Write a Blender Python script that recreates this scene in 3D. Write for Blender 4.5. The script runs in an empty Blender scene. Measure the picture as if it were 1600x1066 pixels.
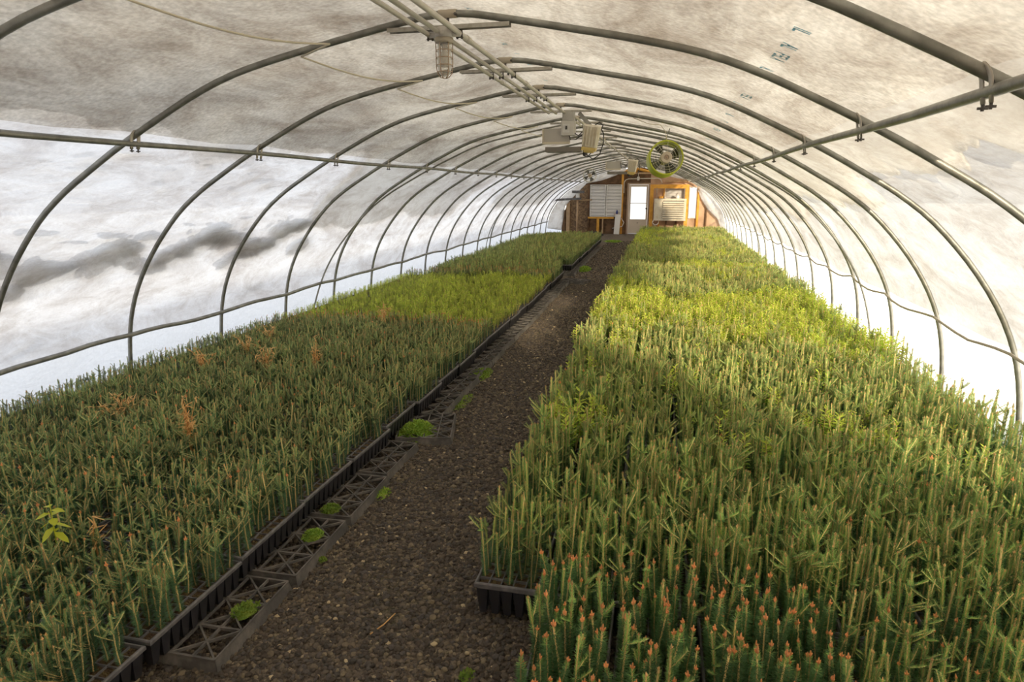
import bpy, math, random
import numpy as np
from mathutils import Vector, Matrix, noise as mnoise

R = random.Random(7)
COL = bpy.context.scene.collection
PI = math.pi
FLOOR_Z = 0.0
XC = -1.11                      # centre line of the greenhouse

# ------------------------------------------------------------------ helpers
class MB:
    """collects vertices and faces of ONE mesh"""
    def __init__(s): s.v = []; s.f = []; s.m = []
    def add(s, vs, fs, mat=0):
        b = len(s.v); s.v += [tuple(p) for p in vs]
        s.f += [tuple(i + b for i in f) for f in fs]; s.m += [mat] * len(fs); return s
    def box(s, x0, x1, y0, y1, z0, z1, mat=0, M=None):
        vs = [Vector((x, y, z)) for x in (x0, x1) for y in (y0, y1) for z in (z0, z1)]
        if M is not None: vs = [M @ p for p in vs]
        return s.add(vs, [(0, 1, 3, 2), (4, 6, 7, 5), (0, 4, 5, 1), (2, 3, 7, 6), (0, 2, 6, 4), (1, 5, 7, 3)], mat)
    def bevbox(s, x0, x1, y0, y1, z0, z1, b, mat=0):
        # box whose vertical edges are chamfered
        pts = [(x0 + b, y0), (x1 - b, y0), (x1, y0 + b), (x1, y1 - b), (x1 - b, y1), (x0 + b, y1), (x0, y1 - b), (x0, y0 + b)]
        return s.prism(pts, z0, z1, mat)
    def prism(s, pts, z0, z1, mat=0):
        n = len(pts)
        vs = [(x, y, z0) for x, y in pts] + [(x, y, z1) for x, y in pts]
        fs = [tuple(reversed(range(n))), tuple(range(n, 2 * n))] + [(i, (i + 1) % n, n + (i + 1) % n, n + i) for i in range(n)]
        return s.add(vs, fs, mat)
    def tube(s, path, r, n=8, mat=0, cap=True, closed=False, flat=None):
        P = [Vector(p) for p in path]; L = len(P)
        rr = r if isinstance(r, (list, tuple)) else [r] * L
        vs, fs = [], []
        prev = None
        for i in range(L):
            if closed: t = P[(i + 1) % L] - P[i - 1]
            else: t = P[min(i + 1, L - 1)] - P[max(i - 1, 0)]
            t.normalize()
            if prev is None:
                a = Vector((0, 0, 1)) if abs(t.z) < .9 else Vector((1, 0, 0))
                u = t.cross(a).normalized()
            else:
                u = (prev - t * prev.dot(t)).normalized()
            prev = u; w = t.cross(u)
            for k in range(n):
                c, d = math.cos(2 * PI * k / n), math.sin(2 * PI * k / n)
                if flat: c *= flat[0]; d *= flat[1]
                vs.append(P[i] + (u * c + w * d) * rr[i])
        for i in range(L if closed else L - 1):
            j = (i + 1) % L
            for k in range(n):
                q = (k + 1) % n
                fs.append((i * n + k, i * n + q, j * n + q, j * n + k))
        if cap and not closed:
            fs.append(tuple(reversed(range(n)))); fs.append(tuple((L - 1) * n + k for k in range(n)))
        return s.add(vs, fs, mat)
    def lathe(s, prof, n=20, M=None, mat=0):
        # prof: (radius, height) pairs about z
        vs, fs = [], []
        for r, z in prof:
            for k in range(n):
                vs.append(Vector((r * math.cos(2 * PI * k / n), r * math.sin(2 * PI * k / n), z)))
        if M is not None: vs = [M @ p for p in vs]
        for i in range(len(prof) - 1):
            for k in range(n):
                q = (k + 1) % n
                fs.append((i * n + k, i * n + q, (i + 1) * n + q, (i + 1) * n + k))
        fs.append(tuple(reversed(range(n)))); fs.append(tuple((len(prof) - 1) * n + k for k in range(n)))
        return s.add(vs, fs, mat)
    def mesh(s, name, mats, smooth=False):
        me = bpy.data.meshes.new(name)
        me.from_pydata(s.v, [], s.f)
        for m in (mats if isinstance(mats, (list, tuple)) else [mats]): me.materials.append(m)
        me.polygons.foreach_set('material_index', s.m)
        if smooth: me.polygons.foreach_set('use_smooth', [True] * len(s.f))
        me.update(); return me
    def build(s, name, mats, parent=None, smooth=False, loc=None):
        o = bpy.data.objects.new(name, s.mesh(name, mats, smooth)); COL.objects.link(o)
        if parent is not None: o.parent = parent
        if loc is not None: o.location = loc
        return o

def tag(o, label, cat, group=None):
    o['label'] = label; o['category'] = cat
    if group: o['group'] = group
    return o
def empty(name, loc=(0, 0, 0), rz=0.0, label=None, cat=None, group=None):
    o = bpy.data.objects.new(name, None); COL.objects.link(o)
    o.location = loc; o.rotation_euler = (0, 0, rz); o.empty_display_size = .05
    if label: tag(o, label, cat, group)
    return o
def struct(o): o['kind'] = 'structure'; return o
def stuff(o, label, cat): o['kind'] = 'stuff'; return tag(o, label, cat)
def copy_obj(o, parent=None):
    c = o.copy(); COL.objects.link(c)
    if parent is not None: c.parent = parent
    return c
def copy_tree(o, kids, parent=None):
    """kids: dict object -> list of children (kept by hand, so nothing is searched)"""
    c = copy_obj(o, parent)
    for k in kids.get(o, ()): copy_tree(k, kids, c)
    return c
ONES = ['', 'first', 'second', 'third', 'fourth', 'fifth', 'sixth', 'seventh', 'eighth', 'ninth', 'tenth', 'eleventh', 'twelfth', 'thirteenth',
        'fourteenth', 'fifteenth', 'sixteenth', 'seventeenth', 'eighteenth', 'nineteenth']
TENS = {2: ('twentieth', 'twenty'), 3: ('thirtieth', 'thirty'), 4: ('fortieth', 'forty'), 5: ('fiftieth', 'fifty')}
def ordinal(n):
    if n < 20: return ONES[n]
    t, o = divmod(n, 10)
    return TENS[t][0] if o == 0 else TENS[t][1] + '-' + ONES[o]

# ------------------------------------------------------------------ materials
def mat(name, base=(.5, .5, .5), rough=.6, metal=0.0, noise=None, bump=None, spec=.4, rand=0.0, trans=0.0):
    """noise=(scale, colour2, lo, hi) mixes a second colour of the thing itself; bump=(scale, strength); rand: per-copy brightness spread"""
    m = bpy.data.materials.new(name); m.use_nodes = True
    nt = m.node_tree; N = nt.nodes; L = nt.links
    b = N['Principled BSDF']; out = N['Material Output']
    b.inputs['Base Color'].default_value = (*base, 1); b.inputs['Roughness'].default_value = rough
    b.inputs['Metallic'].default_value = metal; b.inputs['Specular IOR Level'].default_value = spec
    tc = N.new('ShaderNodeTexCoord'); col = None
    if noise:
        n = N.new('ShaderNodeTexNoise'); n.inputs['Scale'].default_value = noise[0]; n.inputs['Detail'].default_value = 5
        L.new(tc.outputs['Object'], n.inputs['Vector'])
        r = N.new('ShaderNodeValToRGB'); r.color_ramp.elements[0].position = noise[2]; r.color_ramp.elements[1].position = noise[3]
        r.color_ramp.elements[0].color = (*base, 1); r.color_ramp.elements[1].color = (*noise[1], 1)
        L.new(n.outputs['Fac'], r.inputs['Fac']); col = r.outputs['Color']
    if rand:
        oi = N.new('ShaderNodeObjectInfo'); mp = N.new('ShaderNodeMapRange')
        mp.inputs['To Min'].default_value = 1 - rand; mp.inputs['To Max'].default_value = 1 + rand
        L.new(oi.outputs['Random'], mp.inputs['Value'])
        hs = N.new('ShaderNodeHueSaturation'); L.new(mp.outputs['Result'], hs.inputs['Value'])
        if col: L.new(col, hs.inputs['Color'])
        else: hs.inputs['Color'].default_value = (*base, 1)
        col = hs.outputs['Color']
    if col: L.new(col, b.inputs['Base Color'])
    if bump:
        n = N.new('ShaderNodeTexNoise'); n.inputs['Scale'].default_value = bump[0]; n.inputs['Detail'].default_value = 6
        L.new(tc.outputs['Object'], n.inputs['Vector'])
        bp = N.new('ShaderNodeBump'); bp.inputs['Strength'].default_value = bump[1]; bp.inputs['Distance'].default_value = .02
        L.new(n.outputs['Fac'], bp.inputs['Height']); L.new(bp.outputs['Normal'], b.inputs['Normal'])
    if trans:
        t = N.new('ShaderNodeBsdfTranslucent'); mx = N.new('ShaderNodeMixShader'); mx.inputs[0].default_value = trans
        if col: L.new(col, t.inputs['Color'])
        else: t.inputs['Color'].default_value = (*base, 1)
        L.new(b.outputs[0], mx.inputs[1]); L.new(t.outputs[0], mx.inputs[2]); L.new(mx.outputs[0], out.inputs['Surface'])
    return m

def film_mat(name, clear, white, dirt, stain_lo, stain_hi, translucency=.68, speck=.3, grain=(.80, .77, .74)):
    """white greenhouse plastic: translucent, partly clear, with dust blotches and fine speckle"""
    m = bpy.data.materials.new(name); m.use_nodes = True
    nt = m.node_tree; N = nt.nodes; L = nt.links
    out = N['Material Output']; N.remove(N['Principled BSDF'])
    tc = N.new('ShaderNodeTexCoord')
    mp = N.new('ShaderNodeMapping'); mp.inputs['Scale'].default_value = (1.6, .75, 1.6); L.new(tc.outputs['Object'], mp.inputs['Vector'])
    n1 = N.new('ShaderNodeTexNoise'); n1.inputs['Scale'].default_value = 1.5; n1.inputs['Detail'].default_value = 9; n1.inputs['Roughness'].default_value = .68
    n1.inputs['Distortion'].default_value = .6
    L.new(mp.outputs[0], n1.inputs['Vector'])
    r = N.new('ShaderNodeValToRGB'); r.color_ramp.elements[0].position = stain_lo; r.color_ramp.elements[1].position = stain_hi
    r.color_ramp.elements[0].color = (*white, 1); r.color_ramp.elements[1].color = (*dirt, 1)
    L.new(n1.outputs['Fac'], r.inputs['Fac'])
    n2 = N.new('ShaderNodeTexNoise'); n2.inputs['Scale'].default_value = 45; n2.inputs['Detail'].default_value = 4
    L.new(tc.outputs['Object'], n2.inputs['Vector'])
    sp = N.new('ShaderNodeMapRange'); sp.inputs['From Min'].default_value = .35; sp.inputs['From Max'].default_value = .7
    sp.inputs['To Min'].default_value = 1 - .14 * speck; sp.inputs['To Max'].default_value = 1 + .08 * speck; L.new(n2.outputs['Fac'], sp.inputs['Value'])
    hs = N.new('ShaderNodeHueSaturation'); L.new(sp.outputs['Result'], hs.inputs['Value']); mp4 = N.new('ShaderNodeMapping'); mp4.inputs['Scale'].default_value = (1.0, .45, 1.0); mp4.inputs['Rotation'].default_value = (.18, 0, .12)
    L.new(tc.outputs['Object'], mp4.inputs['Vector'])
    n4 = N.new('ShaderNodeTexNoise'); n4.inputs['Scale'].default_value = 5.5; n4.inputs['Detail'].default_value = 14; n4.inputs['Roughness'].default_value = .78; n4.inputs['Distortion'].default_value = .8
    L.new(mp4.outputs[0], n4.inputs['Vector'])
    r4 = N.new('ShaderNodeValToRGB'); r4.color_ramp.elements[0].position = .47; r4.color_ramp.elements[1].position = .66
    r4.color_ramp.elements[0].color = (1, 1, 1, 1); r4.color_ramp.elements[1].color = (*grain, 1); L.new(n4.outputs['Fac'], r4.inputs['Fac'])
    mw_ = N.new('ShaderNodeMix'); mw_.data_type = 'RGBA'; mw_.blend_type = 'MULTIPLY'; mw_.inputs[0].default_value = 1
    L.new(r.outputs['Color'], mw_.inputs[6]); L.new(r4.outputs['Color'], mw_.inputs[7])
    L.new(mw_.outputs[2], hs.inputs['Color'])
    mp2 = N.new('ShaderNodeMapping'); mp2.inputs['Scale'].default_value = (2.4, 1.3, 2.4); mp2.inputs['Rotation'].default_value = (.3, .2, .5)
    L.new(tc.outputs['Object'], mp2.inputs['Vector'])
    n3 = N.new('ShaderNodeTexNoise'); n3.inputs['Scale'].default_value = 3; n3.inputs['Detail'].default_value = 8; n3.inputs['Distortion'].default_value = 1.2
    L.new(mp2.outputs[0], n3.inputs['Vector'])
    bp = N.new('ShaderNodeBump'); bp.inputs['Strength'].default_value = .5; bp.inputs['Distance'].default_value = .06; L.new(n3.outputs['Fac'], bp.inputs['Height'])
    d = N.new('ShaderNodeBsdfDiffuse'); t = N.new('ShaderNodeBsdfTranslucent'); tr = N.new('ShaderNodeBsdfTransparent')
    for s in (d, t): L.new(hs.outputs['Color'], s.inputs['Color']); L.new(bp.outputs['Normal'], s.inputs['Normal'])
    L.new(hs.outputs['Color'], tr.inputs['Color'])
    a = N.new('ShaderNodeMixShader'); a.inputs[0].default_value = translucency; L.new(d.outputs[0], a.inputs[1]); L.new(t.outputs[0], a.inputs[2])
    b = N.new('ShaderNodeMixShader'); b.inputs[0].default_value = clear; L.new(a.outputs[0], b.inputs[1]); L.new(tr.outputs[0], b.inputs[2])
    L.new(b.outputs[0], out.inputs['Surface'])
    return m

M = {}
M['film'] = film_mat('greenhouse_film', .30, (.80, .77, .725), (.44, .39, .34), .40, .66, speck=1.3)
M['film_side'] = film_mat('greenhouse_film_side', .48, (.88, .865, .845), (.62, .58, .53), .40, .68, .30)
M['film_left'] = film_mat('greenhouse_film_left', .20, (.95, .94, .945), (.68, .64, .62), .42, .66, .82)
M['fold'] = mat('tan_hem_fold', (.52, .46, .36), .7)
M['skirt'] = film_mat('skirt_film', .22, (1, 1, 1), (.95, .94, .93), .5, .8, .92, grain=(.96, .96, .96))
M['sheet'] = film_mat('loose_plastic', .15, (.96, .95, .93), (.82, .79, .75), .5, .8, .6)
M['galv'] = mat('galvanised_steel', (.36, .355, .32), .45, .5, noise=(14, (.22, .22, .195), .35, .7), bump=(60, .08))
M['galv_light'] = mat('light_galvanised_steel', (.48, .46, .41), .45, .4, noise=(30, (.36, .33, .27), .4, .7))
M['sleeve'] = mat('tan_sleeve', (.50, .44, .34), .6, .1)
M['strap'] = mat('pale_strap', (.56, .52, .45), .5, .3)
M['bolt'] = mat('dark_bolt', (.12, .11, .10), .5, .6)
M['pvc'] = mat('grey_pvc_conduit', (.66, .62, .54), .5, 0, noise=(9, (.55, .51, .43), .4, .75))
M['cord'] = mat('yellowed_cord', (.72, .65, .5), .6)
M['blackcord'] = mat('black_cord', (.025, .024, .022), .6)
M['cream'] = mat('cream_enamel', (.72, .66, .54), .5, noise=(12, (.58, .48, .32), .5, .8))
M['creamy'] = mat('yellowed_plastic', (.70, .52, .18), .5)
M['greybox'] = mat('grey_box', (.46, .44, .40), .6)
M['greybox2'] = mat('pale_grey_cover', (.62, .59, .54), .5)
M['reflector'] = mat('reflector_sheet', (.55, .52, .47), .4, .3)
M['reflector_dark'] = mat('reflector_edge', (.22, .2, .17), .5, .3)
M['white'] = mat('white_paint', (.80, .78, .74), .55)
M['louvre_white'] = mat('white_louvre', (.74, .72, .69), .5)
M['lime'] = mat('lime_shroud', (.55, .60, .05), .45)
M['guard'] = mat('cream_wire', (.74, .70, .58), .5, .1)
M['blade'] = mat('grey_fan_blade', (.13, .13, .125), .5, .2)
M['hub'] = mat('beige_motor', (.58, .50, .38), .5)
M['rust'] = mat('rusty_ring', (.48, .36, .26), .6, .2)
M['osb'] = mat('osb_board', (.36, .24, .13), .85, noise=(16, (.16, .10, .06), .38, .62), bump=(40, .3))
M['osb_dark'] = mat('brown_plywood', (.22, .125, .065), .85, noise=(6, (.11, .065, .035), .35, .65), bump=(30, .2))
M['ply_pink'] = mat('pale_plywood', (.62, .42, .28), .8, noise=(3, (.46, .29, .18), .4, .7))
M['wood_orange'] = mat('orange_pine', (.80, .42, .07), .6, noise=(9, (.62, .28, .035), .4, .75))
M['wood_tan'] = mat('tan_pine', (.58, .40, .24), .7, noise=(9, (.46, .3, .17), .4, .75))
M['black_plastic'] = mat('black_plastic', (.035, .035, .042), .42, noise=(20, (.04, .038, .038), .4, .7))
M['grey_plastic'] = mat('weathered_black_plastic', (.12, .113, .107), .65, noise=(14, (.26, .235, .21), .45, .75), bump=(50, .15))
M['rim'] = mat('worn_tray_rim', (.15, .145, .15), .5, noise=(30, (.26, .25, .25), .45, .75))
M['peat'] = mat('peat', (.09, .055, .033), .95, noise=(60, (.22, .16, .06), .4, .75), bump=(140, .8))
M['tarp'] = mat('black_tarp', (.035, .034, .036), .5, bump=(12, .5))
M['snow'] = None
M['moss'] = mat('moss', (.22, .38, .05), .8, noise=(40, (.40, .50, .08), .4, .7), rand=.25, trans=.2)
M['straw'] = mat('dry_straw', (.90, .58, .24), .7, noise=(30, (.76, .42, .15), .4, .7), trans=.2)
M['weedleaf'] = mat('yellow_green_leaf', (.72, .76, .07), .5, trans=.35)
M['ink'] = mat('blue_ink', (.22, .46, .58), .7, trans=.5)
M['bluebottle'] = mat('blue_bottle', (.04, .06, .25), .3)
M['jarglass'] = None

def glassy(name, tint, fac):
    m = bpy.data.materials.new(name); m.use_nodes = True
    N = m.node_tree.nodes; L = m.node_tree.links
    b = N['Principled BSDF']; b.inputs['Base Color'].default_value = (*tint, 1); b.inputs['Roughness'].default_value = .08
    t = N.new('ShaderNodeBsdfTransparent'); t.inputs['Color'].default_value = (*tint, 1)
    fr = N.new('ShaderNodeLayerWeight'); fr.inputs['Blend'].default_value = .35
    mr = N.new('ShaderNodeMapRange'); mr.inputs['To Min'].default_value = fac; mr.inputs['To Max'].default_value = .95
    L.new(fr.outputs['Facing'], mr.inputs['Value'])
    mx = N.new('ShaderNodeMixShader'); L.new(mr.outputs['Result'], mx.inputs[0]); L.new(t.outputs[0], mx.inputs[1]); L.new(b.outputs[0], mx.inputs[2])
    L.new(mx.outputs[0], N['Material Output'].inputs['Surface'])
    return m
M['jarglass'] = glassy('jar_glass', (.93, .92, .88), .18)
M['pane'] = glassy('window_glass', (.97, .98, 1.0), .06)

def snow_mat():
    m = bpy.data.materials.new('snow'); m.use_nodes = True
    N = m.node_tree.nodes; L = m.node_tree.links; N.remove(N['Principled BSDF'])
    tc = N.new('ShaderNodeTexCoord'); n = N.new('ShaderNodeTexNoise'); n.inputs['Scale'].default_value = 2.2; n.inputs['Detail'].default_value = 8
    L.new(tc.outputs['Object'], n.inputs['Vector'])
    bp = N.new('ShaderNodeBump'); bp.inputs['Strength'].default_value = .6; bp.inputs['Distance'].default_value = .08; L.new(n.outputs['Fac'], bp.inputs['Height'])
    d = N.new('ShaderNodeBsdfDiffuse'); t = N.new('ShaderNodeBsdfTranslucent'); a = N.new('ShaderNodeMixShader'); a.inputs[0].default_value = .74
    for s in (d, t): s.inputs['Color'].default_value = (.97, .955, .93, 1); L.new(bp.outputs['Normal'], s.inputs['Normal'])
    L.new(d.outputs[0], a.inputs[1]); L.new(t.outputs[0], a.inputs[2]); L.new(a.outputs[0], N['Material Output'].inputs['Surface'])
    return m
M['snow'] = snow_mat()
M['snow_ground'] = mat('snow_ground', (.88, .89, .91), .9, bump=(1.5, .4))

def floor_mat():
    m = mat('gravel_ground', (.085, .066, .048), .95)
    N = m.node_tree.nodes; L = m.node_tree.links; b = N['Principled BSDF']
    tc = N.new('ShaderNodeTexCoord')
    v = N.new('ShaderNodeTexVoronoi'); v.inputs['Scale'].default_value = 70; L.new(tc.outputs['Object'], v.inputs['Vector'])
    r = N.new('ShaderNodeValToRGB'); e = r.color_ramp.elements
    e[0].position = 0; e[0].color = (0.074, 0.058, 0.045, 1); e[1].position = 1; e[1].color = (0.429, 0.351, 0.234, 1)
    k = e.new(.55); k.color = (0.156, 0.121, 0.09, 1); k = e.new(.9); k.color = (0.211, 0.164, 0.121, 1)
    sx = N.new('ShaderNodeSeparateColor'); L.new(v.outputs['Color'], sx.inputs[0]); L.new(sx.outputs[0], r.inputs['Fac'])
    n = N.new('ShaderNodeTexNoise'); n.inputs['Scale'].default_value = 1.1; n.inputs['Detail'].default_value = 6; L.new(tc.outputs['Object'], n.inputs['Vector'])
    gr = N.new('ShaderNodeValToRGB'); gr.color_ramp.elements[0].position = .55; gr.color_ramp.elements[1].position = .8
    gr.color_ramp.elements[0].color = (0, 0, 0, 1); gr.color_ramp.elements[1].color = (.45, .45, .45, 1); L.new(n.outputs['Fac'], gr.inputs['Fac'])
    mx = N.new('ShaderNodeMixRGB'); L.new(gr.outputs['Color'], mx.inputs[0]); L.new(r.outputs['Color'], mx.inputs[1]); mx.inputs[2].default_value = (.10, .12, .03, 1)
    L.new(mx.outputs[0], b.inputs['Base Color'])
    bp = N.new('ShaderNodeBump'); bp.invert = True; bp.inputs['Strength'].default_value = .9; bp.inputs['Distance'].default_value = .012
    L.new(v.outputs['Distance'], bp.inputs['Height']); L.new(bp.outputs['Normal'], b.inputs['Normal'])
    return m
M['ground'] = floor_mat()

def pebble_mat():
    m = mat('pebble', (.1, .1, .1), .9, bump=(120, .4))
    N = m.node_tree.nodes; L = m.node_tree.links; b = N['Principled BSDF']
    oi = N.new('ShaderNodeObjectInfo'); r = N.new('ShaderNodeValToRGB'); r.color_ramp.interpolation = 'CONSTANT'; e = r.color_ramp.elements
    e[0].position = 0; e[0].color = (0.098, 0.078, 0.062, 1); e[1].position = .3; e[1].color = (0.156, 0.125, 0.094, 1)
    for p, c in ((.5, (0.117, 0.101, 0.09)), (.68, (0.203, 0.16, 0.113)), (.84, (0.086, 0.074, 0.062)), (.93, (0.281, 0.226, 0.148)), (.985, (.66, .53, .33))):
        k = e.new(p); k.color = (*c, 1)
    L.new(oi.outputs['Random'], r.inputs['Fac']); L.new(r.outputs['Color'], b.inputs['Base Color'])
    return m
M['pebble'] = pebble_mat()

# plant materials
M['needle_fir'] = mat('fir_needle', (.20, .35, .155), .5, rand=.4, trans=.32)
M['needle_fir_young'] = mat('young_fir_needle', (.43, .60, .22), .5, rand=.35, trans=.34)
M['needle_spruce'] = mat('spruce_needle', (.185, .335, .18), .5, rand=.4, trans=.3)
M['needle_spruce_young'] = mat('young_spruce_needle', (.40, .54, .26), .5, rand=.35, trans=.3)
M['stem_fir'] = mat('tan_stem', (.86, .60, .27), .6, rand=.4)
M['stem_spruce'] = mat('brown_stem', (.80, .55, .25), .6, rand=.45)
M['bud'] = mat('orange_bud', (.86, .37, .15), .6, rand=.2)
M['bud_dull'] = mat('brown_bud', (.74, .46, .20), .6, rand=.35)
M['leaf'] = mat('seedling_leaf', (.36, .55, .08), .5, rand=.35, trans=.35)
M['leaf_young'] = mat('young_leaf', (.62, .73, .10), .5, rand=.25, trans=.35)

# ------------------------------------------------------------------ greenhouse profile
HALF = [(0, 2.555), (.10, 2.552), (.25, 2.528), (.65, 2.452), (.95, 2.392), (1.25, 2.318), (1.50, 2.226), (1.75, 2.108), (1.95, 2.008), (2.13, 1.912), (2.37, 1.772),
        (2.52, 1.680), (2.72, 1.530), (2.90, 1.350), (3.05, 1.170), (3.18, .980), (3.28, .790), (3.35, .600), (3.395, .400), (3.42, .200), (3.435, 0)]
def smooth_profile(step=.05):
    P = [Vector((-x, z)) for x, z in reversed(HALF[1:])] + [Vector(HALF[0])] + [Vector((x, z)) for x, z in HALF[1:]]
    out = []
    for i in range(len(P) - 1):
        p0, p1, p2, p3 = P[max(i - 1, 0)], P[i], P[i + 1], P[min(i + 2, len(P) - 1)]
        n = max(1, int((p2 - p1).length / step))
        for k in range(n):
            t = k / n
            out.append(.5 * ((2 * p1) + (p2 - p0) * t + (2 * p0 - 5 * p1 + 4 * p2 - p3) * t * t + (3 * p1 - p0 - 3 * p2 + p3) * t ** 3))
    out.append(P[-1])
    return out
PROF = smooth_profile()
NP = len(PROF)
PN = []
for i in range(NP):
    t = (PROF[min(i + 1, NP - 1)] - PROF[max(i - 1, 0)]).normalized(); PN.append(Vector((-t.y, t.x)))
def prof_at_x(dx, side):
    """height of the hoop centre line at a distance dx from the centre"""
    for i in range(NP - 1):
        a, b = PROF[i], PROF[i + 1]
        if (a.x - side * dx) * (b.x - side * dx) <= 0 and abs(b.x - a.x) > 1e-9:
            t = (side * dx - a.x) / (b.x - a.x); return a.y + t * (b.y - a.y)
    return 0
Y0, SP = 2.117, 1.22
NH = 20
YB, YE = -3.6, 25.62
def fbm(x, y, z=0.0, o=4):
    return mnoise.fractal(Vector((x, y, z)), 1.0, 2.0, o)

# ------------------------------------------------------------------ film skin
def skin(name, i0, i1, material, off=.026, y0=YB, y1=YE, parent=None, wrinkle=.02):
    ys = []
    y = y0
    while y < y1 - 1e-6: ys.append(y); y += SP / 8
    ys.append(y1)
    mb = MB(); n = i1 - i0 + 1
    vs = []
    for y in ys:
        ph = ((y - Y0) / SP) % 1.0
        sag = math.sin(PI * ph) ** 1.0
        for i in range(i0, i1 + 1):
            p, nn = PROF[i], PN[i]
            s = off - .022 * sag + wrinkle * sag * fbm(p.x * 1.3 + 5, y * 1.1, p.y * 1.3)
            vs.append((XC + p.x + nn.x * s, y, max(p.y + nn.y * s, 0.0)))
    fs = [(j * n + k, j * n + k + 1, (j + 1) * n + k + 1, (j + 1) * n + k) for j in range(len(ys) - 1) for k in range(n - 1)]
    mb.add(vs, fs)
    return mb.build(name, material, parent, smooth=True)
def index_where(side, z):
    rng_ = range(NP) if side < 0 else range(NP - 1, -1, -1)
    for i in rng_:
        if PROF[i].y >= z: return i
ZL_SK, ZR_SK, ZP = .43, .66, 2.0
iLs, iLp = index_where(-1, ZL_SK), index_where(-1, ZP)
iRs, iRp = index_where(1, ZR_SK), index_where(1, ZP)
ceiling = struct(skin('ceiling', iLp, iRp, M['film']))
wall_left = struct(skin('wall_left', iLs, iLp, M['film_left']))
wall_right = struct(skin('wall_right', iRp, iRs, M['film_side']))
skin('skirt', 0, iLs, M['skirt'], parent=wall_left, wrinkle=.012)
skin('skirt', iRs, NP - 1, M['skirt'], parent=wall_right, wrinkle=.03)
# front wall behind the camera: unseen, opaque plywood to stop sun on the near bed and path
mb = MB(); mb.add([(XC + p.x, YB, p.y) for p in PROF], [tuple(range(NP))])
struct(mb.build('wall_front', M['ply_pink']))
# hem rails where the cover meets the skirt
def rail(name, side, z, r, wob):
    pts = []
    y = YB
    i = iLs if side < 0 else iRs
    while y <= 25.4:
        ph = ((y - Y0) / SP) % 1.0
        s = math.sin(PI * ph)
        dz = (wob * s * (-1 if side > 0 else .25)) + .03 * fbm(0, y * .8, side)
        p = PROF[i]
        pts.append((XC + p.x - side * .035 + side * .02 * s, y, p.y + dz)); y += SP / 6
    mb = MB(); mb.tube(pts, r, 6); return struct(mb.build(name, M['galv'] if side < 0 else M['fold'], smooth=True))
rail('baseboard_left', -1, ZL_SK, .020, .02)
rail('baseboard_right', 1, ZR_SK, .010, .05)

# floor, snow outside
mb = MB(); mb.add([(XC - 3.5, YB, 0), (XC + 3.5, YB, 0), (XC + 3.5, YE + .3, 0), (XC - 3.5, YE + .3, 0)], [(0, 1, 2, 3)])
struct(mb.build('floor', M['ground']))
def snowfield():
    xs = [-40, -25, -16, -12, -10, -9, -8.4, -7.8, -7.2, -6.6, -6.0, -5.6, -5.2, -4.9, -4.62, 2.42, 2.7, 3.0, 3.5, 4, 4.6, 5.2, 6, 8, 12, 20, 40]
    ys = [-40, -20, -10, -5] + [i * .8 - 3 for i in range(40)] + [32, 40, 60, 90]
    vs = []
    for y in ys:
        for x in xs:
            if x < -4.62: b = .50 * math.exp(-((x + 6.7) / .95) ** 2) + .10
            elif x > 2.42: b = .10 * math.exp(-((x - 4.8) / .8) ** 2) + .05
            else: b = 0
            z = b * (1 + .25 * fbm(x * .5, y * .35)) - .05
            if -4.7 < x < 2.5: z = -.05
            vs.append((x, y, z))
    n = len(xs)
    fs = [(j * n + k, j * n + k + 1, (j + 1) * n + k + 1, (j + 1) * n + k) for j in range(len(ys) - 1) for k in range(n - 1)]
    mb = MB(); mb.add(vs, fs); return struct(mb.build('terrain', M['snow_ground'], smooth=True))
snowfield()

# snow lying on the roof, with its ragged slipped edges
ARC = [0.0]
for i in range(1, NP): ARC.append(ARC[-1] + (PROF[i] - PROF[i - 1]).length)
def arc_at_z(side, z):
    ks = range(NP - 1) if side < 0 else range(NP - 2, -1, -1)
    for k in ks:
        a, b = PROF[k], PROF[k + 1]
        if (a.y - z) * (b.y - z) <= 0 and abs(b.y - a.y) > 1e-9: return ARC[k] + (ARC[k + 1] - ARC[k]) * (z - a.y) / (b.y - a.y)
    return ARC[NP // 2]
def on_arc(a, off):
    k = 0
    lo_, hi_ = 0, NP - 2
    while lo_ < hi_:
        m = (lo_ + hi_ + 1) // 2
        if ARC[m] <= a: lo_ = m
        else: hi_ = m - 1
    k = lo_; t = min(1, max(0, (a - ARC[k]) / max(1e-9, ARC[k + 1] - ARC[k])))
    p = PROF[k].lerp(PROF[k + 1], t); n_ = PN[k].lerp(PN[k + 1], t)
    return p.x + n_.x * off, p.y + n_.y * off
def ease(y, steps):
    """piecewise levels with soft ramps: steps = [(y_start, level), ...]"""
    v = steps[0][1]
    for ys_, lv in steps[1:]:
        t = min(1, max(0, (y - ys_ + .35) / .7)); v += (lv - v) * t * t * (3 - 2 * t)
    return v
def snow_edge(side, y):
    a = .09 * fbm(y * 1.5, side * 3.0, 0, 5) + .13 * fbm(y * .55, side * 7.0) + .035 * fbm(y * 6, side * 2.0)
    if side < 0: b = ease(y, [(-2, 1.7), (1.2, 1.98), (6.7, 1.22), (12.6, 1.95), (14.9, 1.20), (22.6, 2.25)])
    else: b = ease(y, [(-4, .40), (1.75, 1.76), (5.3, 1.52), (9, 1.30), (22.6, 2.0)])  # front end: unseen low snow, shaped to block sun from the near bed
    return min(b + a, 2.45)
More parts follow.
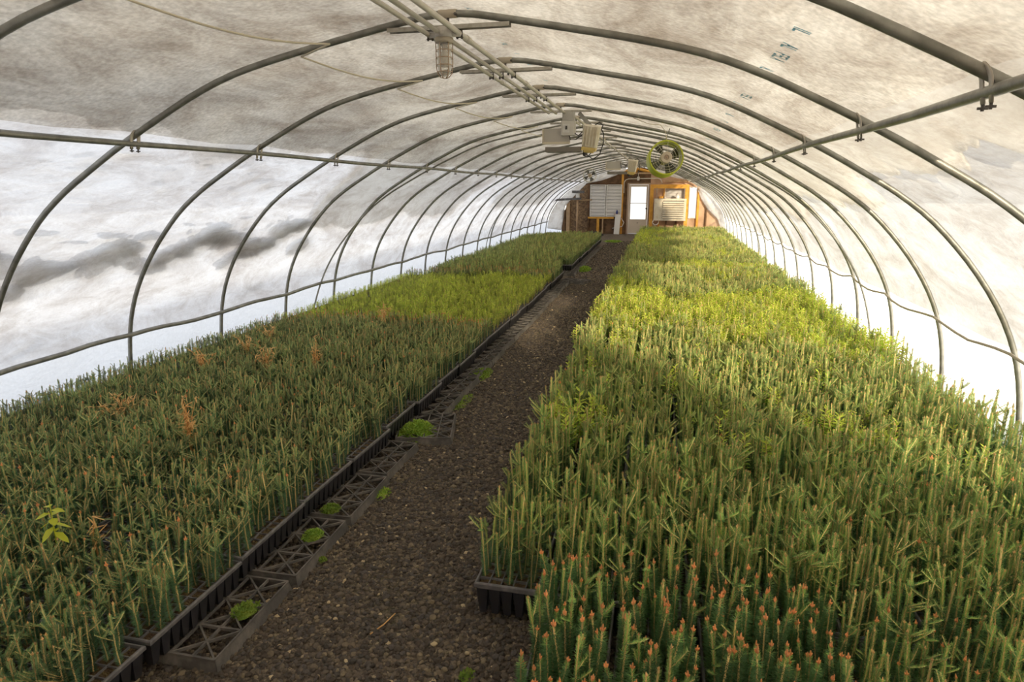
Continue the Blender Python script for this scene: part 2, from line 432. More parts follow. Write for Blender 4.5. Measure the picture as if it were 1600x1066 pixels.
def roof_snow():
    ys = [YB - .1 + k * .055 for k in range(int((YE - YB + .3) / .055))]
    nn = 72; vi, vo = [], []
    for y in ys:
        a0, a1 = arc_at_z(-1, snow_edge(-1, y)), arc_at_z(1, snow_edge(1, y))
        for k in range(nn):
            t = k / (nn - 1); t = t + .12 * math.sin(2 * PI * t) / (2 * PI) * -1
            a = a0 + (a1 - a0) * t
            e = min(t, 1 - t) * (a1 - a0)
            x, z = on_arc(a, .058); vi.append((XC + x, y, z))
            th = (.012 + .030 * min(1, e / .25)) * (1 + .35 * fbm(a * 2.2, y * 2.2, 1.0))
            x, z = on_arc(a, .058 + max(th, .006)); vo.append((XC + x, y, z))
    m_ = len(vi); fs = []
    for j in range(len(ys) - 1):
        for k in range(nn - 1):
            q = (j * nn + k, j * nn + k + 1, (j + 1) * nn + k + 1, (j + 1) * nn + k)
            fs.append(q); fs.append(tuple(m_ + w_ for w_ in reversed(q)))
        for k in (0, nn - 1):
            fs.append((j * nn + k, (j + 1) * nn + k, m_ + (j + 1) * nn + k, m_ + j * nn + k))
    mb = MB(); mb.add(vi + vo, fs)
    # clods that slipped down and still cling below the edge
    rg = random.Random(21)
    def clod(y, z, ry, ra, th, sd):
        ac = arc_at_z(-1, z); n = 26; rings = (1.0, .8, .5, .2)
        tilt = rg.uniform(-.25, .35)
        vs = []
        for q in rings:
            for k in range(n):
                g = 2 * PI * k / n; w_ = 1 + .40 * fbm(math.cos(g) * 1.4 + sd, math.sin(g) * 1.4, sd, 5)
                dy, da = ry * q * w_ * math.cos(g), ra * q * w_ * math.sin(g) + tilt * ry * q * math.cos(g)
                x, zz = on_arc(max(.02, ac + da), .058 + .004 + th * (1 - q ** 2) * .5); vs.append((XC + x, y + dy, zz))
        x, zz = on_arc(ac, .062 + th * .5); vs.append((XC + x, y, zz))
        x, zz = on_arc(ac, .058); vs.append((XC + x, y, zz))
        f = [(i * n + k, i * n + (k + 1) % n, (i + 1) * n + (k + 1) % n, (i + 1) * n + k) for i in range(3) for k in range(n)]
        f += [(3 * n + k, 3 * n + (k + 1) % n, 4 * n) for k in range(n)] + [((k + 1) % n, k, 4 * n + 1) for k in range(n)]
        mb.add(vs, f)
    y = 1.3
    while y < 7.2:
        ph = ((y - Y0) / SP) % 1.0
        zc_ = 1.02 + .24 * ph + .08 * fbm(y * 1.1, 4)
        clod(y, zc_ + rg.uniform(-.07, .07), rg.uniform(.09, .24), rg.uniform(.05, .13), rg.uniform(.03, .07), rg.uniform(0, 90))
        y += rg.uniform(.05, .13)
    for _ in range(70):
        y = rg.uniform(1.4, 7.0); z = rg.choice((rg.uniform(1.25, 1.9), rg.uniform(.95, 1.4), rg.uniform(1.65, 1.95)))
        clod(y, z, rg.uniform(.02, .13), rg.uniform(.012, .04), rg.uniform(.015, .04), rg.uniform(0, 90))
    for y, z, ry, ra in ((3.62, .55, .16, .022), (3.98, .58, .06, .02), (6.35, .60, .22, .03), (5.1, .62, .08, .012)):
        clod(y, z, ry, ra, .03, y)
    o = mb.build('roof_snow', M['snow'], smooth=True)
    return stuff(o, 'snow lying over the plastic roof outside the greenhouse', 'snow')
roof_snow()

# blue print on the cover
def glyph_strokes(ch):
    return {'A': [(0, 0, .3, 1), (.3, 1, .6, 0), (.15, .4, .45, .4)], 'F': [(0, 0, 0, 1), (0, 1, .5, 1), (0, .55, .4, .55)], 'S': [(0, 0, .5, 0), (.5, 0, .5, .5), (.5, .5, 0, .5), (0, .5, 0, 1), (0, 1, .5, 1)],
            'L': [(0, 0, 0, 1), (0, 0, .5, 0)], 'I': [(0, 0, 0, 1)], 'P': [(0, 0, 0, 1), (0, 1, .5, 1), (.5, 1, .5, .5), (.5, .5, 0, .5)]}[ch]
def print_mark(text, xoff, y, h, fade=.9):
    side = 1 if xoff > 0 else -1
    mb = MB(); u = 0
    for ch in text:
        for (a, b, c, d) in glyph_strokes(ch):
            A = Vector((u + a, b)); B = Vector((u + c, d)); t = (B - A).normalized(); n_ = Vector((-t.y, t.x)) * .10
            A = A - t * .1; B = B + t * .1
            q = []
            for P in (A - n_, B - n_, B + n_, A + n_):
                X = xoff + P.y * h * 1.0
                z = prof_at_x(abs(X), 1 if X > 0 else -1)
                ph = ((y + P.x * h - Y0) / SP) % 1.0
                q.append((XC + X, y + P.x * h, z + .026 - .022 * math.sin(PI * ph) - .008 - .006))
            mb.add(q, [(0, 1, 2, 3)])
        u += .85 if ch != 'I' else .35
    return mb.build('printed_lettering', M['ink'], ceiling)
for y, tx in ((2.45, 'IL'), (2.66, 'AL'), (2.82, 'FSLA'), (3.22, 'AL'), (3.95, 'FSLA'), (4.42, 'IL'), (4.95, 'AL'), (5.4, 'FS'), (6.1, 'FSLA'), (7.3, 'AL'), (8.2, 'FSLA'), (9.4, 'FSLA'), (10.6, 'FSLA')):
    print_mark(tx, 1.50, y, .046)
for y, tx in ((2.6, 'AP'), (3.25, 'AL'), (3.95, 'FAL'), (4.30, 'PL'), (4.7, 'AL'), (5.3, 'FAP')):
    print_mark(tx, .12, y, .030)

# ------------------------------------------------------------------ hoops
def hoop_parts():
    kids = {}
    root = empty('steel_hoop', (XC, 0, 0))
    kids[root] = []
    mb = MB(); mb.tube([(p.x, 0, p.y) for p in PROF[::2] + ([PROF[-1]] if (NP - 1) % 2 else [])], .0178, 12)
    kids[root].append(mb.build('arch_pipe', M['galv'], root, True))
    mb = MB(); c = [p for p in PROF if abs(p.x - 0.0) < .085]
    mb.tube([(p.x, 0, p.y) for p in c], .0215, 12)
    sl = mb.build('splice_sleeve', M['sleeve'], root, True); kids[root].append(sl)
    kids[sl] = []
    for dx in (-.045, .045):
        mb = MB(); mb.tube([(dx, -.024, 2.549), (dx, .024, 2.549)], .0075, 8)
        kids[sl].append(mb.build('bolt', M['bolt'], sl))
    # channel under the ridge that carries the conduits
    mb = MB()
    mb.box(-.322, .322, -.021, .021, 2.497, 2.501); mb.box(-.322, .322, -.021, -.017, 2.481, 2.497); mb.box(-.322, .322, .017, .021, 2.481, 2.497)
    kids[root].append(mb.build('cross_bar', M['galv_light'], root))
    mb = MB(); mb.tube([(0, 0, 2.50), (0, 0, 2.54)], .008, 8); kids[root].append(mb.build('hanger_bolt', M['bolt'], root))
    for side in (-1, 1):
        dx = 1.965
        zc = prof_at_x(dx, side); zz = zc - .0365
        mb = MB()
        # one bent strap: over the hoop pipe, down both sides of the purlin
        X = side * dx
        pts = []
        for k in range(9):
            a = PI * k / 8
            pts.append((X - side * .016 - side * .010 * math.sin(a), .027 * math.cos(a), zc - .004 + .030 * math.sin(a)))
        pts = [(X - side * .004, .024, zz - .034), (X - side * .010, .027, zz)] + pts + [(X - side * .010, -.027, zz), (X - side * .004, -.024, zz - .034)]
        mb.tube(pts, .0085, 6, flat=(1.7, .5))
        cl = mb.build('purlin_clamp', M['strap'], root, True); kids[root].append(cl); kids[cl] = []
        for yy in (-.024, .024):
            mb = MB(); mb.tube([(X - side * .004, yy, zz - .052), (X - side * .004, yy, zz - .030)], .0045, 6)
            mb.box(X - side * .004 - .013, X - side * .004 + .013, yy - .003, yy + .003, zz - .048, zz - .041)
            kids[cl].append(mb.build('wing_nut', M['bolt'], cl))
    return root, kids
hoop, hoop_kids = hoop_parts()
for k in range(NH):
    h = hoop if k == 0 else copy_tree(hoop, hoop_kids)
    h.location = (XC, Y0 + SP * k, 0)
    last = ' touching the end wall' if k == NH - 1 else ''
    tag(h, f'grey steel arch hoop, {ordinal(k + 1)} from the camera{last}', 'hoop', 'steel arch hoops of the greenhouse')
# thinner bracing pipes between the hoops
for (ya, yb, lab) in ((7.55, 8.7, 'thin grey bracing pipe bent up the walls between fifth and sixth hoops'), (16.2, 17.0, 'thin grey bracing pipe bent up the walls far down the house')):
    mb = MB()
    pts = []
    for i in range(0, NP, 2):
        p = PROF[i]; t = min(1, max(0, p.y / 2.5)); pts.append((XC + p.x * .992, ya + (yb - ya) * t, p.y - .012))
    mb.tube(pts, .011, 8)
    tag(mb.build('bracing_pipe', M['galv'], None, True), lab, 'pipe')
# purlins
for side, lab in ((-1, 'long grey purlin pipe clamped under the hoops on the left side'), (1, 'long grey purlin pipe clamped under the hoops on the right side')):
    dx = 1.965; zz = prof_at_x(dx, side) - .0365
    mb = MB(); mb.tube([(XC + side * dx, y, zz + .006 * math.sin(y * 1.7)) for y in np.arange(-.9, 25.5, .6)], .0175, 10)
    tag(mb.build('purlin_pipe', M['galv'], None, True), lab, 'pipe')

# ------------------------------------------------------------------ conduits, lamps and boxes under the ridge
def conduit(name, pts, r, lab, m='pvc', couplings=()):
    mb = MB(); mb.tube(pts, r, 10)
    o = mb.build(name, M[m], None, True); tag(o, lab, 'conduit', None)
    for y in couplings:
        c = MB(); x, z = pts[0][0], pts[0][2]
        c.tube([(x, y - .03, z), (x, y + .03, z)], r * 1.28, 10); c.build('coupling', M[m], o, True)
    for k in range(0, 20):
        y = Y0 + SP * k
        if y > pts[-1][1] or k > 6 or y < pts[0][1]: continue
        x, z = pts[0][0], pts[0][2]
        c = MB(); c.tube([(x - .012 + .0, y + .026, z - r - .012), (x - .012, y + .026, z + r + .004)], .005, 6); c.tube([(x + .012, y + .026, z - r - .012), (x + .012, y + .026, z + r + .004)], .005, 6)
        c.box(x - .018, x + .018, y + .02, y + .032, z - r - .006, z - r - .001)
        c.build('strap_bolt', M['bolt'], o)
    return o
zc = 2.464
conduit('conduit_pipe', [(-1.215, -.8, zc), (-1.215, 6.88, zc)], .0125, 'leftmost grey plastic conduit along the ridge', couplings=(2.0, 4.9))
conduit('conduit_pipe', [(-1.145, -.8, zc), (-1.145, 3.27, zc)], .0125, 'grey conduit running from the front into the caged lamp box', couplings=(1.9,))
conduit('conduit_pipe', [(-1.145, 3.40, zc), (-1.145, 6.92, zc)], .0125, 'grey conduit running from the caged lamp box to the grey switch box')
conduit('conduit_pipe', [(-1.058, -.8, zc + .004), (-1.058, 6.92, zc + .004)], .0145, 'thick pale conduit along the ridge, right of the caged lamp', couplings=(3.5, 5.0))
conduit('cable_run', [(-1.085, -.8, zc + .018), (-1.085, 6.9, zc + .018)], .006, 'thin black cable tucked beside the thick pale conduit', m='blackcord')
conduit('conduit_pipe', [(-.985, 7.1, zc - .01), (-.985, 13.0, zc - .01)], .013, 'pale conduit continuing from the switch box to the second grow light')
conduit('conduit_pipe', [(-1.05, 7.1, zc - .01), (-1.05, 13.0, zc - .01)], .011, 'grey conduit beside the pale one beyond the switch box')
conduit('conduit_pipe', [(-.985, 13.2, zc - .01), (-.985, 25.4, zc - .01)], .012, 'pale conduit from the second grow light to the end wall')

# sagging cord left of the ridge
pts = []
for k in range(0, 7):
    y0 = .9 + SP * k; x0 = -1.11 - .62 + .035 * k
    for j in range(10):
        t = j / 10
        x = x0 - .30 * (1 - t) + .02; z = prof_at_x(abs(x - XC), -1) - .026
        pts.append((x, y0 + SP * t, z - .055 * math.sin(PI * t)))
mb = MB(); mb.tube(pts, .005, 6)
tag(mb.build('cord', M['cord'], None, True), 'pale cord looping under the roof left of the ridge', 'cord')

# caged jar lamp on the first cross bar
def jar_lamp():
    x, y = -1.132, 3.337
    t = empty('caged_lamp', (x, y, 2.455), 0, 'caged glass jar lamp hanging from a grey box under the ridge', 'lamp')
    mb = MB(); mb.lathe([(.032, -.012), (.046, -.010), (.046, .032), (.040, .036)], 20); mb.tube([(-.075, 0, .006), (.085, 0, .006)], .014, 10)
    mb.tube([(0, -.07, .008), (0, .07, .008)], .015, 10)
    mb.build('junction_box', M['greybox2'], t, True)
    mb = MB(); mb.lathe([(.036, -.036), (.046, -.034), (.047, -.012), (.040, -.010)], 20); mb.build('collar', M['sleeve'], t, True)
    mb = MB(); mb.lathe([(.033, -.036), (.0345, -.05), (.0345, -.15), (.030, -.175), (.018, -.190), (.004, -.194)], 20); mb.build('glass_jar', M['jarglass'], t, True)
    mb = MB(); mb.lathe([(.012, -.036), (.012, -.07), (.024, -.095), (.027, -.115), (.020, -.14), (.005, -.15)], 16); mb.build('bulb', M['white'], t, True)
    mb = MB()
    for k in range(6):
        a = PI / 3 * k + .3; c, s = math.cos(a), math.sin(a)
        mb.tube([(.0425 * c, .0425 * s, -.034), (.0415 * c, .0415 * s, -.150), (.036 * c, .036 * s, -.180), (.020 * c, .020 * s, -.198), (.006 * c, .006 * s, -.202)], .0024, 5)
    for z, r in ((-.07, .0425), (-.105, .042), (-.14, .0418), (-.172, .0385)):
        mb.tube([(r * math.cos(2 * PI * k / 24), r * math.sin(2 * PI * k / 24), z) for k in range(24)], .0024, 5, closed=True)
    mb.build('wire_guard', M['rust'], t, True)
jar_lamp()

# grey switch boxes
t = empty('switch_box', (-1.025, 7.0, 2.39), 0, 'small grey electrical boxes with a clear lid under the fifth cross bar', 'box')
mb = MB(); mb.bevbox(-.062, .062, -.05, .05, .005, .09, .01); mb.build('upper_box', M['greybox'], t)
mb = MB(); mb.bevbox(-.072, .072, -.06, .05, -.142, .003, .01); mb.build('lower_box', M['greybox2'], t)
mb = MB(); mb.box(-.05, .02, -.064, -.0605, -.115, -.03); cv = mb.build('cover_plate', M['louvre_white'], t)
mb = MB(); mb.box(-.022, -.004, -.074, -.0645, -.085, -.05); mb.build('toggle', M['bolt'], cv)
def grow_light(loc, rz, lab, s=1.0):
    t = empty('grow_light', loc, rz, lab, 'grow light')
    t.scale = (s, s, s)
    # ballast housing: tapered ribbed box hanging at a slant
    mb = MB()
    n = 12; vs = []
    for zz, w, d in ((.125, .082, .07), (.11, .098, .085), (-.09, .082, .075), (-.10, .078, .07)):
        for k in range(n):
            a = 2 * PI * k / n
            cx, sy = math.cos(a), math.sin(a)
            cx = math.copysign(abs(cx) ** .45, cx); sy = math.copysign(abs(sy) ** .45, sy)
            vs.append((cx * w, sy * d, zz))
    fs = [tuple(reversed(range(n)))][:0] + [(i * n + k, (i + 1) * n + k, (i + 1) * n + (k + 1) % n, i * n + (k + 1) % n) for i in range(3) for k in range(n)] + [tuple(range(n)), tuple(reversed(range(3 * n, 4 * n)))]
    mb.add(vs, fs)
    for k in range(5): mb.box(-.07 + k * .032, -.062 + k * .032, -.094, -.07, -.085, .10)
    h = mb.build('ballast_housing', M['cream'], t, False); h.rotation_euler = (.12, .14, 0); h.location = (.135, 0, -.07)
    mb = MB(); mb.box(-.074, .074, -.074, .07, -.135, -.1); mb.box(-.05, .05, -.05, .05, -.155, -.135); mb.build('end_cap', M['creamy'], h)
    mb = MB(); mb.tube([(-.03, 0, -.15), (-.03, 0, -.19)], .02, 10); mb.build('socket', M['bolt'], h)
    # black cords
    mb = MB()
    mb.tube([(.09, 0, .1), (.13, -.02, .05), (.14, -.02, -.05), (.12, -.02, -.16), (.06, -.02, -.215), (0, -.01, -.19), (-.03, 0, -.17)], .0055, 6)
    mb.tube([(-.06, 0, -.13), (-.05, -.02, -.19), (0, -.03, -.2), (.03, -.02, -.15)], .0055, 6)
    mb.tube([(.02, 0, .12), (.07, -.02, .16), (.11, -.02, .13), (.09, -.01, .08)], .0055, 6)
    mb.tube([(-.09, 0, .02), (-.15, -.02, -.04), (-.21, -.02, -.05), (-.24, -.01, .04)], .0055, 6)
    mb.tube([(-.09, 0, .05), (-.13, -.02, 0), (-.17, -.02, .02)], .0055, 6)
    mb.build('power_cord', M['blackcord'], h, True)
    mb = MB(); mb.box(-.02, .02, -.02, .02, -.1, .1, M=Matrix.Translation((.075, 0, .10)) @ Matrix.Rotation(-.75, 4, 'Y')); mb.box(.09, .15, -.03, .03, .0, .05)
    mb.build('hanging_bracket', M['galv'], t)
    # two reflector wings
    mb = MB()
    mb.add([(-.37, .0, .02), (-.085, .0, .03), (-.085, .0, -.115), (-.37, .0, -.125), (-.37, .02, .02), (-.085, .02, .03), (-.085, .02, -.115), (-.37, .02, -.125)],
           [(0, 1, 2, 3), (7, 6, 5, 4), (0, 4, 5, 1), (2, 6, 7, 3), (0, 3, 7, 4), (1, 5, 6, 2)])
    w = mb.build('reflector_wing', M['reflector'], t)
    mb = MB(); mb.box(-.375, -.085, -.03, 0, -.137, -.113); mb.box(-.377, -.369, -.03, .0, -.13, .02); mb.build('folded_edge', M['cord'], w)
    mb = MB(); mb.box(-.34, .035, -.05, .12, -.218, -.166); mb.build('lower_reflector', M['reflector_dark'], t)
grow_light((-.925, 7.02, 2.30), 0, 'cream ballast grow light with reflector wings, nearer the camera')
grow_light((-.78, 13.0, 2.20), 0, 'second grow light with a cream ballast, far along the ridge', 1.0)

# circulation fans
def fan(loc, r, rot, lab, shroud, ztop, depth=.2):
    t = empty('circulation_fan', loc, 0, lab, 'fan')
    t.rotation_euler = rot
    MY = Matrix.Rotation(-PI / 2, 4, 'X')      # lathe axis z -> y
    MY = Matrix.Rotation(PI / 2, 4, 'X')
    n = 40
    mb = MB()
    prof = [(r * .93, -depth / 2), (r * 1.0, -depth / 2 - .008), (r * 1.03, -depth / 2 + .01), (r * 1.03, depth / 2), (r * .97, depth / 2 + .005), (r * .95, depth / 2), (r * .95, -depth / 2)]
    vs = []
    for rr, yy in prof:
        for k in range(n): vs.append((rr * math.cos(2 * PI * k / n), yy, rr * math.sin(2 * PI * k / n)))
    fs = [(i * n + k, i * n + (k + 1) % n, (i + 1) * n + (k + 1) % n, (i + 1) * n + k) for i in range(len(prof) - 1) for k in range(n)]
    mb.add(vs, fs); mb.build('shroud', shroud, t, True)
    def ring(mb, rad, yy, w): mb.tube([(rad * math.cos(2 * PI * k / 32), yy, rad * math.sin(2 * PI * k / 32)) for k in range(32)], w, 5, closed=True)
    for yy in (-depth / 2 - .015,):
        mb = MB()
        for q in (.40, .56, .72, .86, .97): ring(mb, r * q, yy + .012 * (q > .9), r * .0075)
        for k in range(9):
            a = 2 * PI * k / 9 + .1
            mb.tube([(r * .3 * math.cos(a), yy, r * .3 * math.sin(a)), (r * .97 * math.cos(a), yy + .01, r * .97 * math.sin(a))], r * .0085, 5)
        mb.build('wire_guard', M['guard'], t, True)
    mb = MB(); vs = []
    for k in range(20): a = 2 * PI * k / 20; vs.append((r * .33 * math.cos(a), -depth / 2 - .02, r * .33 * math.sin(a)))
    for k in range(20): a = 2 * PI * k / 20; vs.append((r * .30 * math.cos(a), depth / 2 - .03, r * .30 * math.sin(a)))
    mb.add(vs, [tuple(range(20)), tuple(reversed(range(20, 40)))] + [(k, 20 + k, 20 + (k + 1) % 20, (k + 1) % 20) for k in range(20)])
    mo = mb.build('motor', M['hub'], t)
    mb = MB(); ring(mb, r * .13, -depth / 2 - .024, r * .02); ring(mb, r * .05, -depth / 2 - .024, r * .03); mb.build('badge_ring', M['rust'], mo, True)
    for k in range(4):
        a = 2 * PI * k / 4 + .45
        mb = MB(); vs = []
        for (q, da, dy) in ((.28, -.35, .03), (.28, .35, -.03), (.90, .42, -.05), (.92, .0, .0), (.90, -.30, .05)):
            vs.append((r * q * math.cos(a + da), dy, r * q * math.sin(a + da)))
        vs2 = [(x, y + .004, z) for x, y, z in vs]
        mb.add(vs + vs2, [(0, 1, 2, 3, 4), (9, 8, 7, 6, 5)] + [(i, 5 + i, 5 + (i + 1) % 5, (i + 1) % 5) for i in range(5)])
        mb.build('blade', M['blade'], t)
    inv = t.matrix_basis.inverted()
    mb = MB(); top = Vector((loc[0] + .035, loc[1], ztop)); up = Vector(loc) + Vector((0, 0, r * 1.04))
    mb.tube([tuple(inv @ p) for p in (up, up + Vector((.004, 0, .03)), top)], .005, 6)
    mb.build('hanger_chain', M['galv'], t, True)
    return t
f1 = fan((-.024, 7.0, 2.00), .170, (-.12, 0, .16), 'lime green shrouded fan hanging from a hoop right of the ridge', M['lime'], 2.30)
mb = MB(); mb.tube([(-.36, 7.0, 2.41), (-.2, 6.98, 2.345), (-.085, 6.98, 2.335), (-.03, 6.98, 2.27), (-.012, 6.99, 2.18)], .004, 6)
tag(mb.build('cord', M['cord'], None, True), 'pale power cord hanging down to the lime green fan', 'cord')
fan((-2.03, 18.0, 2.06), .175, (-.05, 0, .2), 'small pale caged fan far down the house, left of the ridge', M['guard'], 2.28, .1)

# ------------------------------------------------------------------ end wall
YW = 25.60
wb = MB(); pts = [(XC + p.x, p.y) for p in PROF]
n = len(pts)
# board with openings cut out as strips: left field, door, right field
GABLE = [(-3.95, .12), (-3.86, .6), (-3.80, 1.05), (-3.35, 1.55), (-2.98, 1.92), (-2.4, 2.02), (-1.9, 2.20), (-1.5, 2.38), (-1.05, 2.50), (-.55, 2.36), (0, 2.2), (.5, 2.08), (1.08, 1.95), (1.28, 1.4), (1.55, .98), (1.95, .62), (2.12, .2)]
def arch_z(x): return float(np.interp(x, [p[0] for p in GABLE], [p[1] for p in GABLE])) + .06
def arch_z_full(x): return prof_at_x(min(abs(x - XC), 3.42), -1 if x < XC else 1)
def wall_panel(mb, x0, x1, z0, z1=None, mat_=0, st=.12):
    xs = list(np.arange(x0, x1, st)) + [x1]
    vs = []
    for x in xs: vs += [(x, YW, z0), (x, YW, arch_z(x) if z1 is None else z1), (x, YW + .03, z0), (x, YW + .03, arch_z(x) if z1 is None else z1)]
    fs = []
    for i in range(len(xs) - 1):
        a = i * 4; b = a + 4
        fs += [(a, b, b + 1, a + 1), (a + 2, a + 3, b + 3, b + 2), (a + 1, b + 1, b + 3, a + 3), (a, a + 2, b + 2, b)]
    mb.add(vs, fs, mat_)
DX0, DX1, DZ = -1.42, -.56, 1.93          # door opening
WX0, WX1, WZ0, WZ1 = .88, 1.17, .62, 1.79 # right window opening
wall_panel(wb, -3.95, -2.86, 0, None, 1); wall_panel(wb, -2.86, DX0, 0, None, 0)
wall_panel(wb, DX0, DX1, DZ, None, 0); wall_panel(wb, DX1, WX0, 0, None, 2)
wall_panel(wb, WX0, WX1, 0, WZ0, 2); wall_panel(wb, WX0, WX1, WZ1, None, 2); wall_panel(wb, WX1, 2.12, 0, None, 2)
wall_back = struct(wb.build('wall_back', [M['osb_dark'], M['osb'], M['ply_pink']]))
def post(name, x0, x1, z0, z1, m, y0=YW - .09, y1=YW):
    mb = MB(); mb.box(x0, x1, y0, y1, z0, z1); return mb.build(name, m, wall_back)
post('stud', -3.76, -3.62, 0, 1.2, M['wood_tan']); post('stud', -3.90, -3.80, 0, .9, M['osb_dark'])
post('stud', -2.93, -2.86, 0, 1.93, M['osb_dark']); post('stud', -1.65, -1.57, 0, 2.30, M['wood_orange'])
post('stud', -2.56, -2.46, 0, .62, M['wood_orange']); post('stud', -2.35, -2.30, 0, .62, M['wood_tan'])
post('sill_rail', -2.90, -1.90, .58, .65, M['wood_orange'], YW - .10)
post('top_plate', -2.93, -1.45, 1.90, 1.97, M['osb_dark'], YW - .07)
post('stud', 1.18, 1.26, 0, 1.80, M['wood_orange']); post('stud', .05, .11, 0, .56, M['osb_dark']); post('stud', -.22, -.16, 0, .56, M['wood_orange'])
post('stud', .42, .48, 0, .56, M['osb_dark']); post('stud', 1.52, 1.56, .0, 1.2, M['osb_dark'])
post('header', -.02, .82, 1.96, 2.03, M['wood_tan']); post('header', -1.5, -.4, 2.26, 2.32, M['wood_tan'], YW - .06)
post('gable_rafter', -1.16, -1.08, 2.33, 2.50, M['wood_orange'])
for s in (-1, 1):
    mb = MB(); mb.tube([(XC + s * .02, YW - .05, 2.46), (XC + s * .75, YW - .05, 2.28)], .045, 4); mb.build('gable_rafter', M['wood_orange'], wall_back)
post('blocking', -.22, -.02, 1.36, 1.44, M['wood_orange']); post('blocking', -.06, .02, 1.36, 1.86, M['wood_orange'])
# door
d = struct(empty('door_1', ((DX0 + DX1) / 2, YW, 0)))
mb = MB(); w = (DX1 - DX0) / 2
mb.box(-w, -w + .07, -.05, .03, 0, DZ); mb.box(w - .07, w, -.05, .03, 0, DZ); mb.box(-w + .07, w - .07, -.05, .03, DZ - .055, DZ)
mb.build('door_frame', M['rust'], d)
mb = MB(); a = w - .075; px0, px1, pz0, pz1 = -.29, .29, .57, 1.79
mb.box(-a, px0, -.035, .005, .03, DZ - .06); mb.box(px1, a, -.035, .005, .03, DZ - .06); mb.box(px0, px1, -.035, .005, .03, pz0); mb.box(px0, px1, -.035, .005, pz1, DZ - .06)
leaf = mb.build('door_leaf', mat('door_cream', (.70, .61, .50), .5), d)
mb = MB(); mb.box(px0, px1, -.02, -.012, pz0, pz1); mb.build('window_pane', M['pane'], leaf)
mb = MB(); mb.box(px0, px1, -.03, -.005, 1.155, 1.185); mb.build('meeting_rail', M['white'], leaf)
mb = MB(); mb.lathe([(.012, 0), (.012, .04), (.03, .05), (.034, .07), (.02, .085)], 14, Matrix.Translation((a - .05, -.035, .98)) @ Matrix.Rotation(PI / 2, 4, 'X')); mb.build('door_knob', M['bolt'], leaf, True)
mb = MB(); mb.box(-.03, .03, -.045, -.035, .42, .44); mb.build('letter_plate', M['bolt'], leaf)
# right window
wd = struct(empty('window_1', ((WX0 + WX1) / 2, YW, 0)))
w = (WX1 - WX0) / 2; mb = MB()
mb.box(-w, -w + .03, -.04, .03, WZ0, WZ1); mb.box(w - .03, w, -.04, .03, WZ0, WZ1); mb.box(-w + .03, w - .03, -.04, .03, WZ0, WZ0 + .04); mb.box(-w + .03, w - .03, -.04, .03, WZ1 - .04, WZ1)
mb.build('window_frame', M['white'], wd)
mb = MB(); mb.box(-w + .03, w - .03, -.01, 0, WZ0 + .04, WZ1 - .04); mb.build('window_pane', M['pane'], wd)
# louvre shutters
def shutter(x0, x1, z0, z1, lab):
    t = empty('louvre_shutter', ((x0 + x1) / 2, YW - .05, z0), 0, lab, 'shutter')
    w = (x1 - x0) / 2; h = z1 - z0
    mb = MB(); mb.box(-w, -w + .035, -.05, .04, 0, h); mb.box(w - .035, w, -.05, .04, 0, h); mb.box(-w + .035, w - .035, -.05, .04, 0, .035); mb.box(-w + .035, w - .035, -.05, .04, h - .035, h)
    mb.build('shutter_frame', M['white'], t)
    n = 9
    for k in range(n):
        z = .05 + (h - .1) * k / n; s = (h - .1) / n
        mb = MB(); mb.add([(-w + .035, -.035, z), (w - .035, -.035, z), (w - .035, .0, z + s), (-w + .035, .0, z + s), (-w + .035, -.03, z), (w - .035, -.03, z), (w - .035, .006, z + s), (-w + .035, .006, z + s)],
                          [(0, 1, 2, 3), (7, 6, 5, 4), (0, 4, 5, 1), (2, 6, 7, 3), (0, 3, 7, 4), (1, 5, 6, 2)])
        mb.build('slat', M['louvre_white'], t)
shutter(-2.84, -2.235, .66, 1.87, 'left closed white louvre shutter on the end wall')
shutter(-2.215, -1.62, .66, 1.87, 'white louvre shutter on the end wall next to the door')
shutter(-.02, .72, 1.36, 1.76, 'small white louvre shutter behind the unit heater')
# orange timber frame in front of the heater
t = empty('timber_frame', (.15, YW - .25, 0), 0, 'bright orange timber frame standing around the unit heater', 'frame')
for x in (-.645, .64):
    mb = MB(); mb.box(x - .065, x + .065, -.05, .05, 0, 1.73); mb.build('post', M['wood_orange'], t)
mb = MB(); mb.box(-.71, .71, -.05, .05, 1.73, 1.87); mb.build('beam', M['wood_orange'], t)
# heater
t = empty('unit_heater', (.205, 24.98, .555), 0, 'cream unit heater with dark louvres in the orange frame', 'heater')
mb = MB(); x0, x1 = -.59, .57; z1 = .80
mb.bevbox(x0, x1, 0, .30, 0, z1, .02); hb = mb.build('casing', M['cream'], t)
mb = MB(); mb.box(-.27, .49, -.010, 0, .085, .73); op = mb.build('outlet_recess', M['bolt'], t)
for k in range(8):
    z = .10 + k * .079
    mb = MB(); mb.add([(-.27, -.075, z - .01), (.49, -.075, z - .01), (.49, -.012, z + .045), (-.27, -.012, z + .045), (-.27, -.075, z - .004), (.49, -.075, z - .004), (.49, -.012, z + .052), (-.27, -.012, z + .052)],
                      [(3, 2, 1, 0), (4, 5, 6, 7), (0, 1, 5, 4), (2, 3, 7, 6), (0, 4, 7, 3), (1, 2, 6, 5)])
    mb.build('louvre', M['cream'], t)
mb = MB(); mb.tube([(.25, .15, z1), (.25, .15, z1 + .06), (.25, .3, z1 + .14)], .07, 14); mb.build('flue_pipe', M['white'], t, True)
for x in (x0 + .08, x1 - .08):
    mb = MB(); mb.tube([(x, .15, z1), (x, .15, 1.20)], .007, 6); mb.build('hanger_rod', M['galv'], t)
mb = MB(); mb.tube([(x0 + .02, .1, .05), (x0 - .04, .05, -.08), (x0 + .06, .03, -.17), (x0 + .18, .05, -.12), (x0 + .2, .1, 0)], .016, 8); mb.build('gas_hose', M['white'], t, True)
